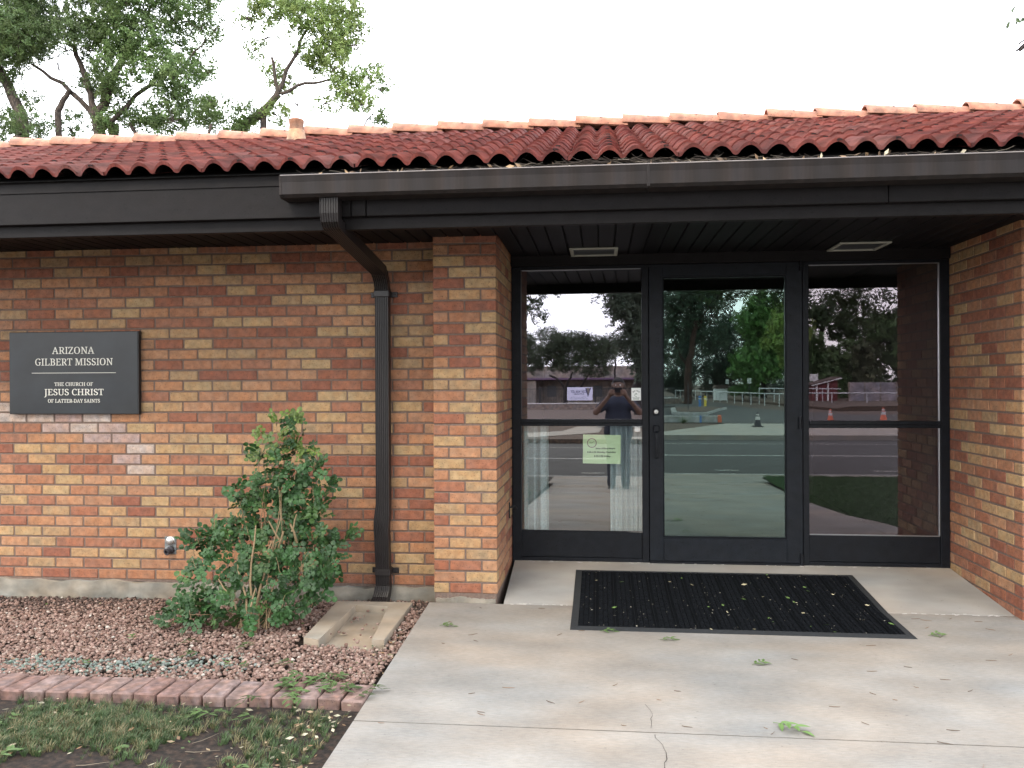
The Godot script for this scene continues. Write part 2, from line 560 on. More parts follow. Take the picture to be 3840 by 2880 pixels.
func build_walls() -> void:
	rng.seed = 5
	# ---- main wall, left of the pillar ----
	var x0 := -6.3
	var x1 := -1.030
	var wall := thing("brick_wall", "long running-bond wall of red, orange and buff bricks behind the shrub and the dark plaque", "wall", Vector3(0, -0.3, 0))
	var b := MB.new()
	b.box(Vector3(x0, BED - 0.012, -0.2) - wall.position, Vector3(x1, 2.3, -0.005) - wall.position)
	put("mortar", b.mesh(), M.mortar, wall)
	# rough concrete footing whose top edge wanders
	b = MB.new()
	var last := Vector3.ZERO
	for i in 131:
		var x := lerpf(x0, x1, i / 130.0)
		var top := BED - 0.014 + 0.006 * sin(x * 9.0) + 0.005 * sin(x * 23.0 + 1.0) + rng.randf_range(-0.004, 0.004)
		var out := 0.012 + 0.004 * sin(x * 7.0) + rng.randf_range(-0.003, 0.003)
		var now := Vector3(x, top, out)
		if i > 0:
			var d := -0.5
			b.quad(Vector3(last.x, d, last.z) - wall.position, Vector3(now.x, d, now.z) - wall.position, now - wall.position, last - wall.position)
			b.quad(last - wall.position, now - wall.position, Vector3(now.x, now.y + .006, -0.02) - wall.position, Vector3(last.x, last.y + .006, -0.02) - wall.position)
		last = now
	put("foundation", b.mesh(), M.foundation, wall)
	var spots := []
	for k in 32:
		var y := BED + COURSE * (31 - k) + JOINT * 0.5
		var row: String = ROWS[k]
		var odd := k % 2 == 1
		var right := x1 - (0.098 if odd else 0.200) + PITCH + rng.randf_range(-0.006, 0.006)
		var n := 0
		var x := right - PITCH
		while x > x0 + 0.03:
			var tone: String = row[row.length() - 1 - n] if n < row.length() else pick_tone()
			var r := minf(x + PITCH - JOINT, x1 - 0.001)
			spots.append([x, y, r - x, tone])
			n += 1
			x -= PITCH
	spots.sort_custom(func(p, q): return p[0] > q[0])
	var rest := {}
	for i in spots.size():
		var s: Array = spots[i]
		if i < 300:
			brick(wall, s[3], Vector3(s[0], s[1], 0), s[2])
		else:
			var key := "brick_%s%d" % [s[3], rng.randi_range(0, 3)]
			if not rest.has(key):
				rest[key] = MB.new()
			rest[key].box(Vector3(s[0], s[1], -0.06) - wall.position, Vector3(s[0] + s[2], s[1] + COURSE - JOINT, 0) - wall.position, 0.0035)
	var am := ArrayMesh.new()
	var mats := []
	for key in rest:
		var m: MB = rest[key]
		am.add_surface_from_arrays(Mesh.PRIMITIVE_TRIANGLES, m.mesh().surface_get_arrays(0))
		am.surface_set_material(am.get_surface_count() - 1, M[key])
	var o := put("bricks", am, null, wall)
	o.set_meta("kind", "stuff")

	# ---- pillar beside the doors ----
	var pl := -1.033
	var pr := -0.637
	var pz := 0.177
	var pillar := thing("brick_pillar", "square brick pillar between the downspout and the glass entrance", "pillar", Vector3((pl + pr) / 2, -0.12, pz))
	b = MB.new()
	b.box(Vector3(pl + .005, -0.5, GLASS_Z - .2) - pillar.position, Vector3(pr - .005, 2.3, pz - .005) - pillar.position)
	put("mortar", b.mesh(), M.mortar, pillar)
	b = MB.new()
	last = Vector3.ZERO
	for i in 31:
		var x := lerpf(pl + .01, pr - .01, i / 30.0)
		var now := Vector3(x, BED - 0.018 - 0.012 * absf(sin(x * 11.0)) + rng.randf_range(-.004, .004), pz + rng.randf_range(-0.001, .004))
		if i > 0:
			b.quad(Vector3(last.x, -.3, last.z) - pillar.position, Vector3(now.x, -.3, now.z) - pillar.position, now - pillar.position, last - pillar.position)
			b.quad(last - pillar.position, now - pillar.position, Vector3(now.x, now.y + .004, pz - .02) - pillar.position, Vector3(last.x, last.y + .004, pz - .02) - pillar.position)
		last = now
	put("foundation", b.mesh(), M.foundation, pillar)
	for k in 32:
		var y := BED + COURSE * (31 - k) + JOINT * 0.5
		var row: String = PILLAR[k]
		var deep := 0.094
		var z: float
		if k % 2 == 0:
			brick(pillar, row[0], Vector3(pl, y, pz), 0.193, 0, deep)
			brick(pillar, row[1], Vector3(pl + PITCH, y, pz), 0.193, 0, deep)
			z = pz - deep - JOINT
		else:
			brick(pillar, row[0], Vector3(pl, y, pz), 0.0915, 0, 0.168)
			brick(pillar, row[1], Vector3(pl + 0.1015, y, pz), 0.193, 0, deep)
			brick(pillar, row[2], Vector3(pl + 0.1015 + PITCH, y, pz), 0.0915, 0, 0.193)
			z = pz - 0.193 - JOINT
		# the return towards the glass
		while z > GLASS_Z - 0.05:
			var l := minf(0.193, z - (GLASS_Z - 0.06))
			brick(pillar, pick_tone(), Vector3(pr, y, z), l, PI / 2, 0.06)
			z -= PITCH
		# the short cheek on the other side
		var zc := pz - (deep if k % 2 == 0 else 0.168) - JOINT
		if zc > 0.02:
			brick(pillar, pick_tone(), Vector3(pl, y, 0.004), zc - .004, -PI / 2, 0.06)

	# ---- wall that closes the porch on the right ----
	var rx := 2.374
	var rz := 0.28
	var side := thing("brick_wall", "short brick side wall closing the porch on the right of the glass", "wall", Vector3(rx + .2, -0.1, -.2))
	b = MB.new()
	b.box(Vector3(rx + .005, -0.5, GLASS_Z - .2) - side.position, Vector3(rx + 1.2, 2.3, rz - .005) - side.position)
	put("mortar", b.mesh(), M.mortar, side)
	for k in 34:
		var y := BED + COURSE * (31 - k) + JOINT * 0.5
		var deep := 0.094 if k % 2 == 0 else 0.193
		# front face, corner brick first
		var x := rx
		brick(side, pick_tone(), Vector3(x, y, rz), 0.193 if k % 2 == 0 else 0.0915, 0, deep)
		x += PITCH if k % 2 == 0 else 0.1015
		for j in 2:
			brick(side, pick_tone(), Vector3(x, y, rz), 0.193, 0, 0.06)
			x += PITCH
		var z := rz - deep - JOINT
		while z > GLASS_Z - 0.03:
			var l := minf(0.193, z - (GLASS_Z - 0.04))
			brick(side, pick_tone(), Vector3(rx, y, z - l), l, -PI / 2, 0.06)
			z -= PITCH


const SLOPE := 0.338
const EAVE := Vector3(0, 2.405, 1.037)
const LAP := 0.264
var down := Vector3(0, -sin(SLOPE), cos(SLOPE))
var off_roof := Vector3(0, cos(SLOPE), sin(SLOPE))


func tile_profile(u: float) -> float:
	var h := fmod(u, 0.1388)
	if h < 0.011 or h > 0.1278:
		return 0.0
	return 0.046 * pow(sin(PI * (h - 0.011) / 0.1168), 0.8)


func tile_mesh(seed_: int) -> ArrayMesh:
	var r := RandomNumberGenerator.new()
	r.seed = seed_
	var b := MB.new()
	var n := 22
	var w := 0.2765
	var l := LAP + 0.045
	var th := 0.019
	var lift := 0.0125
	# x across, y off the roof, z down the slope (front edge at 0)
	var top := []
	for i in n + 1:
		var u := w * i / n
		top.append(Vector2(u, tile_profile(u)))
	var nor := []
	for i in n + 1:
		var d: Vector2 = top[mini(i + 1, n)] - top[maxi(i - 1, 0)]
		nor.append(Vector3(-d.y, d.x, 0.07).normalized())
	for i in n:
		var a: Vector2 = top[i]; var e: Vector2 = top[i + 1]
		var j := r.randf_range(-.0015, .0015)
		var fa := Vector3(a.x, a.y + lift, j); var fe := Vector3(e.x, e.y + lift, j)
		var ba := Vector3(a.x, a.y, -l); var be := Vector3(e.x, e.y, -l)
		b.quad_n(fa, fe, be, ba, nor[i], nor[i + 1], nor[i + 1], nor[i])
		var da := Vector3(0, -th, 0)
		var ua := fa + da; var ue := fe + da
		b.quad(ua, ue, fe, fa)
		b.quad_n(ue, ua, ba + da, be + da, -nor[i + 1], -nor[i], -nor[i], -nor[i + 1])
	return b.mesh()


func nick_mesh() -> ArrayMesh:
	var b := MB.new()
	b.cbox(Vector3(0.215, 0.0515, 0.0035), Vector3(0.020, 0.004, 0.003))
	b.cbox(Vector3(0.206, 0.048, 0.0035), Vector3(0.005, 0.010, 0.003))
	b.cbox(Vector3(0.224, 0.049, 0.0035), Vector3(0.005, 0.005, 0.003))
	return b.mesh()


func build_roof() -> void:
	rng.seed = 8
	var xl := -6.0
	var xr := 4.0
	var rows := 11
	var roof := thing("tiled_roof", "low roof of glazed red double-barrel clay tiles with salmon ridge caps", "roof", Vector3(0, EAVE.y, EAVE.z))
	var shapes := [tile_mesh(1), tile_mesh(2), tile_mesh(3)]
	var nick := nick_mesh()
	var turn := Basis(Vector3.RIGHT, off_roof, down)
	var spots := []
	var across := int((xr - xl) / 0.2776)
	for k in rows:
		for i in across:
			var x := xl + i * 0.2776 + rng.randf_range(-.003, .003) + 0.012
			var at := Vector3(x, 0, 0) - down * (LAP * k + rng.randf_range(-.006, .006)) + off_roof * rng.randf_range(0, .003)
			spots.append([at, k, i])
	spots.sort_custom(func(p, q): return absf(p[0].x + 0.8) + p[1] * 0.001 < absf(q[0].x + 0.8) + q[1] * 0.001)
	var rest := []
	for i in spots.size():
		var s: Array = spots[i]
		var tilt := Basis(Vector3.UP, rng.randf_range(-.006, .006))
		var xf := Transform3D(turn * tilt, s[0])
		var m: Material = M["tile_%d" % [0, 1, 0, 1, 2, 3][rng.randi_range(0, 5)]]
		if i < 300:
			var t := put("tile", shapes[rng.randi_range(0, 2)], m, roof, xf)
			if rng.randf() < 0.6:
				put("interlock", nick, M.black, t)
		else:
			rest.append(xf)
	many("tiles", shapes[0], M.tile_0, rest, [], roof)
	# dark underlay, back slope and gables' filling
	var ridge := -down * (LAP * rows + 0.02)
	var b := MB.new()
	var lo := -off_roof * 0.028 + down * -0.02
	b.quad(Vector3(xl, 0, 0) + lo, Vector3(xr, 0, 0) + lo, Vector3(xr, 0, 0) + ridge - off_roof * .03, Vector3(xl, 0, 0) + ridge - off_roof * .03)
	var back := ridge + Vector3(0, -1.6, -4.6)
	b.quad(Vector3(xr, 0, 0) + back, Vector3(xl, 0, 0) + back, Vector3(xl, 0, 0) + ridge - off_roof * .03, Vector3(xr, 0, 0) + ridge - off_roof * .03)
	for x in [xl, xr]:
		b.tri(Vector3(x, 0, 0) + lo, Vector3(x, 0, 0) + ridge - off_roof * .03, Vector3(x, 0, 0) + back)
	b.box(Vector3(xl, -0.02, ridge.z - .07), Vector3(xr, ridge.y + .03, ridge.z - .03))
	put("underlay", b.mesh(), M.deck, roof)
	# ridge caps, the wide end of each to the left and lying over its neighbour
	var cap := MB.new()
	var n := 10
	var ln := 0.428
	for i in n:
		var a0 := PI * i / n; var a1 := PI * (i + 1) / n
		var ra := 0.111; var rb := 0.092
		var th := 0.017
		var pa := Vector3(0, sin(a0) * ra * .86, cos(a0) * ra); var pe := Vector3(0, sin(a1) * ra * .86, cos(a1) * ra)
		var qa := Vector3(ln, sin(a0) * rb * .86 - .028, cos(a0) * rb); var qe := Vector3(ln, sin(a1) * rb * .86 - .028, cos(a1) * rb)
		var na := Vector3(0, sin(a0), cos(a0)); var ne := Vector3(0, sin(a1), cos(a1))
		cap.quad_n(pa, qa, qe, pe, na, na, ne, ne)
		var k := (ra - th) / ra
		cap.quad(pa, pe, pe * Vector3(1, k, k), pa * Vector3(1, k, k))
		cap.quad_n(pe * Vector3(1, k, k), Vector3(ln, qe.y - .012, qe.z * .86), Vector3(ln, qa.y - .012, qa.z * .86), pa * Vector3(1, k, k), -ne, -ne, -na, -na)
		cap.quad(qa, Vector3(ln, qa.y - .012, qa.z * .86), Vector3(ln, qe.y - .012, qe.z * .86), qe)
	var cm := cap.mesh()
	var hole := MB.new()
	hole.lathe([Vector2(0.008, 0), Vector2(0.0, 0.002)], 8, Transform3D(Basis(Vector3.RIGHT, PI / 2 - .75), Vector3.ZERO))
	var hm := hole.mesh()
	var x := xl
	while x < xr:
		var at := Vector3(x, ridge.y + 0.034 + rng.randf_range(-.006, .006), ridge.z + rng.randf_range(-.008, .008))
		var c := put("ridge_tile", cm, M["ridge_%d" % rng.randi_range(0, 3)], roof, Transform3D(Basis(Vector3.UP, rng.randf_range(-.02, .02)) * Basis(Vector3.BACK, rng.randf_range(-.012, .012)), at))
		put("nail_hole", hm, M.black, c, Transform3D(Basis.IDENTITY, Vector3(0.21, sin(.75) * .102 * .86 - .010, cos(.75) * .1035)))
		x += 0.387
	# the plumbing vent
	var vent := thing("roof_vent", "terracotta painted vent pipe standing on the tiles below the ridge", "vent", Vector3(-2.443, 3.185, -1.257))
	b = MB.new()
	b.lathe([Vector2(.096, -.06), Vector2(.090, 0.02), Vector2(.060, .150)], 18)
	put("flashing", b.mesh(), M.vent_base, vent)
	b = MB.new()
	b.lathe([Vector2(.058, .12), Vector2(.061, .145), Vector2(.058, .185), Vector2(.062, .222), Vector2(.056, .231), Vector2(.047, .226), Vector2(.045, .15)], 18)
	put("pipe", b.mesh(), M.vent_top, vent)

	# ---- fascia, frieze, soffit ----
	var eave := thing("eave", "dark brown boxed eave with deep fascia and plank soffit", "eave", Vector3(0, SOFFIT_Y, 0.93))
	var e0 := eave.position
	for s in [[-6.0, -1.310], [-1.306, -1.230], [-1.226, 1.422], [1.426, 4.0]]:
		b = MB.new()
		b.box(Vector3(s[0], 2.158, 0.932) - e0, Vector3(s[1], 2.389, 0.973 + (0.004 if s[1] - s[0] < 0.2 else 0.0)) - e0, 0.003)
		put("fascia", b.mesh(), M.trim, eave)
	b = MB.new()
	b.box(Vector3(-6.0, 2.328, 0.9735) - e0, Vector3(-1.66, 2.393, 0.979) - e0, 0.002)
	put("drip_edge", b.mesh(), M.trim, eave)
	b = MB.new()
	b.box(Vector3(-6.0, 2.095, 0.888) - e0, Vector3(4.0, 2.21, 0.930) - e0, 0.003)
	put("frieze_board", b.mesh(), M.trim, eave)
	var plank := MB.new()
	plank.box(Vector3(-0.0485, 0, -0.5), Vector3(0.0485, 0.018, 0.5), 0.004)
	var pm := plank.mesh()
	for i in 96:
		var x2 := -5.967 + 0.1034 * i + 0.0127
		var z0 := -0.74 if x2 > -0.64 and x2 < 2.4 else (0.17 if x2 > -1.05 and x2 <= -0.64 else (0.27 if x2 >= 2.4 else -0.02))
		var z1 := 0.886
		put("plank", pm, M.soffit, eave, Transform3D(Basis.IDENTITY.scaled(Vector3(1, 1, z1 - z0)), Vector3(x2, SOFFIT_Y, (z0 + z1) / 2) - e0))
	b = MB.new()
	b.box(Vector3(-6.0, SOFFIT_Y + .02, -0.8) - e0, Vector3(4.0, SOFFIT_Y + .05, .95) - e0)
	put("backing", b.mesh(), M.deck, eave)
	for vx in [-3.10, -2.50]:
		b = MB.new()
		for j in 7:
			b.box(Vector3(vx + j * .022, SOFFIT_Y - .004, .50) - e0, Vector3(vx + j * .022 + .012, SOFFIT_Y - .0005, .60) - e0)
		put("vent_grille", b.mesh(), M.black, eave)

	# ---- gutter ----
	var gut := thing("gutter", "dark bronze rain gutter along the eave above the entrance, full of twigs", "gutter", Vector3(0, 2.25, 1.04))
	var g0 := gut.position
	var prof := PackedVector2Array([Vector2(.9755, 2.362), Vector2(.9755, 2.240), Vector2(1.084, 2.240), Vector2(1.102, 2.255), Vector2(1.102, 2.317), Vector2(1.1075, 2.3485), Vector2(1.0965, 2.3485), Vector2(1.091, 2.317), Vector2(1.091, 2.260), Vector2(1.080, 2.251), Vector2(.982, 2.251), Vector2(.982, 2.362)])
	var xf := Transform3D(Basis(Vector3(0, 0, 1), Vector3(0, 1, 0), Vector3(-1, 0, 0)), -g0)
	for s in [[-1.640, 0.238], [0.244, 4.0]]:
		b = MB.new()
		b.prism(prof, -s[1], -s[0], xf)
		put("trough", b.mesh(), M.gutter, gut)
	b = MB.new()
	b.prism(PackedVector2Array([Vector2(.9755, 2.358), Vector2(.9755, 2.238), Vector2(1.086, 2.238), Vector2(1.104, 2.253), Vector2(1.104, 2.317), Vector2(1.1095, 2.350)]), 1.640, 1.651, xf)
	put("end_cap", b.mesh(), M.gutter, gut)
	b = MB.new()
	b.box(Vector3(0.234, 2.242, 1.1025) - g0, Vector3(0.248, 2.346, 1.107) - g0, .001)
	put("joint_cover", b.mesh(), M.gutter, gut)
	b = MB.new()
	b.box(Vector3(-1.645, 2.349, 1.094) - g0, Vector3(4.0, 2.354, 1.110) - g0, .0015)
	put("rim", b.mesh(), M.lip, gut)
	# what has collected in it
	var litter := thing("gutter_litter", "dry twigs and dead leaves heaped in the gutter under the tiles", "leaf litter", Vector3(0, 2.335, 1.037))
	var tw := MB.new()
	tw.tube([Vector3(-.5, 0, 0), Vector3(-.15, .04, .03), Vector3(.2, .02, -.02), Vector3(.5, .07, 0)], [.006, .008, .007, .004], 4)
	var where := []
	var tints := []
	for i in 2600:
		var x3 := rng.randf_range(-1.55, 3.6)
		var heap := 0.35 + 0.65 * (0.5 + 0.5 * sin(x3 * 3.1 + 0.6)) * (0.5 + 0.5 * sin(x3 * 1.3 + 2.2))
		if x3 < -1.0:
			heap *= 0.35
		var p := Vector3(x3, rng.randf_range(-.03, .018 + .050 * heap), rng.randf_range(-.055, .036))
		var l := rng.randf_range(.04, .13)
		where.append(Transform3D((Basis(Vector3.UP, rng.randf_range(-.45, .45) + PI * rng.randi_range(0, 1)) * Basis(Vector3.BACK, rng.randf_range(-.3, .3))).scaled(Vector3(l, .10 + l * .25, .10 + l * .25)), p))
		var s := rng.randf_range(.5, 1.2)
		tints.append(Color(.085, .066, .054) * s if rng.randf() < .8 else Color(.21, .18, .14) * s)
	many("twigs", tw.mesh(), M.pebble, where, tints, litter)
	where = []
	tints = []
	var leaf := MB.new()
	leaf.tri(Vector3(-.5, 0, 0), Vector3(0, .06, .2), Vector3(.5, .1, 0))
	leaf.tri(Vector3(-.5, 0, 0), Vector3(.5, .1, 0), Vector3(0, .06, -.2))
	for i in 420:
		var x3 := rng.randf_range(-1.5, 3.6)
		where.append(Transform3D(Basis(Vector3(rng.randfn(), rng.randfn(), rng.randfn()).normalized(), rng.randf() * TAU).scaled(Vector3.ONE * rng.randf_range(.025, .055)), Vector3(x3, rng.randf_range(-.01, .045), rng.randf_range(-.05, .045))))
		tints.append([Color(.40, .27, .15), Color(.30, .2, .12), Color(.45, .40, .28), Color(.22, .15, .1)][rng.randi_range(0, 3)])
	many("dead_leaves", leaf.mesh(), M.leaf_far, where, tints, litter)

	# ---- downspout ----
	var sp := thing("downspout", "dark brown ribbed downspout bent under the eave, dented near the bottom", "downspout", Vector3(-1.385, -0.1, 0.08))
	var s0 := sp.position
	var rib := PackedVector2Array()
	for q in [[-.043, .0], [-.043, -.062], [-.030, -.068], [.030, -.068], [.043, -.062], [.043, 0]]:
		rib.append(Vector2(q[0], q[1]))
	for j in 7:
		var xx := .036 - j * .012
		rib.append(Vector2(xx + .0045, .0))
		rib.append(Vector2(xx + .002, -.0045))
		rib.append(Vector2(xx - .002, -.0045))
		rib.append(Vector2(xx - .0045, .0))
	var flat := func(o: Vector3, fwd: Vector3, sx := 1.0, sy := 1.0) -> Transform3D:
		var f := fwd.normalized()
		var r := Vector3.RIGHT
		var out := f.cross(r).normalized() * -1.0
		if absf(f.z) < 0.95:
			out = (Vector3.BACK - f * Vector3.BACK.dot(f)).normalized()
		else:
			out = (Vector3.UP - f * Vector3.UP.dot(f)).normalized()
		r = (Vector3.RIGHT - f * Vector3.RIGHT.dot(f)).normalized()
		out = f.cross(r)
		if out.z < 0:
			out = -out
		return Transform3D(Basis(r * sx, out * sy, f), o - s0)
	var dn := Vector3.DOWN
	var diag := (Vector3(-1.386, 1.955, .14) - Vector3(-1.398, 2.075, .98)).normalized()
	b = MB.new()
	b.sweep(rib, [flat.call(Vector3(-1.399, 2.243, 1.068), dn, 1.12, 1.1), flat.call(Vector3(-1.399, 2.16, 1.068), dn, 1.12, 1.1), flat.call(Vector3(-1.399, 2.115, 1.058), (dn + diag * .45), 1.1, 1.1), flat.call(Vector3(-1.399, 2.088, 1.03), (dn + diag * 1.4), 1.09, 1.07), flat.call(Vector3(-1.398, 2.075, .98), diag, 1.08, 1.05)], false)
	b.sweep(rib, [flat.call(Vector3(-1.398, 2.078, 1.0), diag), flat.call(Vector3(-1.386, 1.958, .16), diag)], false)
	put("offset", b.mesh(), M.spout, sp)
	b = MB.new()
	var el := []
	for j in 9:
		var t := j / 8.0
		el.append(flat.call(Vector3(-1.386, 1.958, .16).lerp(Vector3(-1.386, 1.85, .08), t) + Vector3(0, .012, -.014) * sin(PI * t), diag.slerp(dn, t), 1.0 + .05 * (j % 2), 1.0 + .05 * (j % 2)))
	b.sweep(rib, el, false)
	put("elbow", b.mesh(), M.spout, sp)
	b = MB.new()
	var run := []
	for q in [[1.87, 1.0, 1.0, 0.0], [1.2, 1, 1, 0], [.62, 1, 1, 0], [.50, 1.02, .97, 0], [.44, 1.13, .84, -.004], [.39, 1.16, .80, -.008], [.34, 1.12, .80, -.010], [.22, 1.08, .88, -.006], [.08, 1.02, .95, -.003], [-.03, 1.06, 1.0, -.002]]:
		run.append(flat.call(Vector3(-1.386 + q[3], q[0], .08), dn, q[1], q[2]))
	b.sweep(rib, run, false)
	put("pipe", b.mesh(), M.spout, sp)
	b = MB.new()
	b.sweep(rib, [flat.call(Vector3(-1.388, -.02, .085), dn, 1.1, 1.1), flat.call(Vector3(-1.39, -.05, .095), dn + Vector3.BACK * .3, 1.12, 1.1), flat.call(Vector3(-1.394, -.08, .118), dn + Vector3.BACK * .9, 1.12, 1.1), flat.call(Vector3(-1.397, -.105, .155), dn + Vector3.BACK * 1.3, 1.16, 1.15)], false)
	put("outlet", b.mesh(), M.spout, sp)
	for y in [1.845, 0.065]:
		b = MB.new()
		b.box(Vector3(-1.436, y - .021, .002) - s0, Vector3(-1.336, y + .021, .0875) - s0, .004)
		for s in [-1, 1]:
			b.cbox(Vector3(-1.386 + s * .066, y, .006) - s0, Vector3(.044, .036, .008), .003)
			b.lathe([Vector2(.006, 0), Vector2(.005, .004), Vector2(0, .005)], 8, Transform3D(Basis(Vector3.RIGHT, PI / 2), Vector3(-1.386 + s * .07, y, .010) - s0))
		put("strap", b.mesh(), M.spout, sp)


func text_part(called: String, words: String, font: String, high: float, at: Vector3, m: Material, parent: Node3D, bold := false, wide := 1.0, spacing := 0.0) -> float:
	var f := SystemFont.new()
	f.font_names = PackedStringArray([font])
	f.font_weight = 700 if bold else 400
	var fv := FontVariation.new()
	fv.base_font = f
	fv.spacing_glyph = int(spacing)
	var t := TextMesh.new()
	t.text = words
	t.font = fv
	t.font_size = 64
	t.pixel_size = high / 64.0
	t.depth = 0.0012
	t.curve_step = 2.0
	t.horizontal_alignment = HORIZONTAL_ALIGNMENT_CENTER
	t.vertical_alignment = VERTICAL_ALIGNMENT_CENTER
	put(called, t, m, parent, Transform3D(Basis.IDENTITY.scaled(Vector3(wide, 1, 1)), at))
	return t.get_aabb().size.x * wide


func build_plaque() -> void:
	var c := Vector3(-3.512, 1.352, 0.0)
	var o := thing("plaque", "charcoal rectangular sign plaque with cream serif lettering on the brick wall", "sign", c)
	var w := 0.924
	var h := 0.553
	var b := MB.new()
	b.box(Vector3(-w / 2, -h / 2, 0.006), Vector3(w / 2, h / 2, 0.036), 0.002)
	put("backing", b.mesh(), M.sign_edge, o)
	b = MB.new()
	b.box(Vector3(-w / 2 + .004, -h / 2 + .005, 0.0355), Vector3(w / 2 - .006, h / 2 - .005, 0.0385), 0.001)
	put("panel", b.mesh(), M.sign, o)
	# lettering: [words, full width, cap height, centre x, centre y] measured on the plaque
	for t in [["ARIZONA", .302, .046, 0.000, 0.151], ["GILBERT MISSION", .553, .046, 0.005, 0.074], ["THE CHURCH OF", .274, .0235, 0.003, -0.075], ["JESUS CHRIST", .424, .045, 0.004, -0.131], ["OF LATTER-DAY SAINTS", .370, .0235, 0.004, -0.187]]:
		var f := SystemFont.new()
		f.font_names = PackedStringArray(["Droid Serif"])
		var m := TextMesh.new()
		m.text = t[0]
		m.font = f
		m.font_size = 96
		m.pixel_size = 0.001
		m.depth = 0.0015
		m.curve_step = 1.0
		var a := m.get_aabb()
		var sx: float = t[1] / a.size.x
		var sy: float = t[2] / (a.size.y * (0.80 if t[0].begins_with("JESUS") else 0.97))
		var mid := a.get_center()
		var up := 0.0
		if t[0].begins_with("JESUS"):
			up = -0.004
		put("lettering", m, M.lettering, o, Transform3D(Basis.IDENTITY.scaled(Vector3(sx, sy, 1)), Vector3(t[3] - mid.x * sx, t[4] - mid.y * sy + up, 0.0388)))
	b = MB.new()
	b.box(Vector3(-0.30, -0.0015, 0.0383), Vector3(0.30, 0.0015, 0.0395))
	put("rule", b.mesh(), M.lettering, o, Transform3D(Basis.IDENTITY, Vector3(0.003, 0.000, 0)))


func bar(o: Node3D, called: String, x0: float, x1: float, y0: float, y1: float, z0: float, z1: float, m: Material, e := 0.002) -> MeshInstance3D:
	var b := MB.new()
	b.box(Vector3(x0, y0, z0) - at_of(o), Vector3(x1, y1, z1) - at_of(o), e)
	return put(called, b.mesh(), m, o)


func at_of(o: Node3D) -> Vector3:
	var p := Vector3.ZERO
	while o != null and o != self:
		p += o.position
		o = o.get_parent() as Node3D
	return p


func pane(o: Node3D, x0: float, x1: float, y0: float, y1: float, m: Material, yaw := 0.0, tilt := 0.0) -> MeshInstance3D:
	var b := MB.new()
	var w := (x1 - x0) / 2
	var h := (y1 - y0) / 2
	b.quad(Vector3(-w, -h, 0), Vector3(w, -h, 0), Vector3(w, h, 0), Vector3(-w, h, 0))
	return put("pane", b.mesh(), m, o, Transform3D(Basis(Vector3.UP, yaw) * Basis(Vector3.RIGHT, tilt), Vector3((x0 + x1) / 2, (y0 + y1) / 2, GLASS_Z) - at_of(o)))


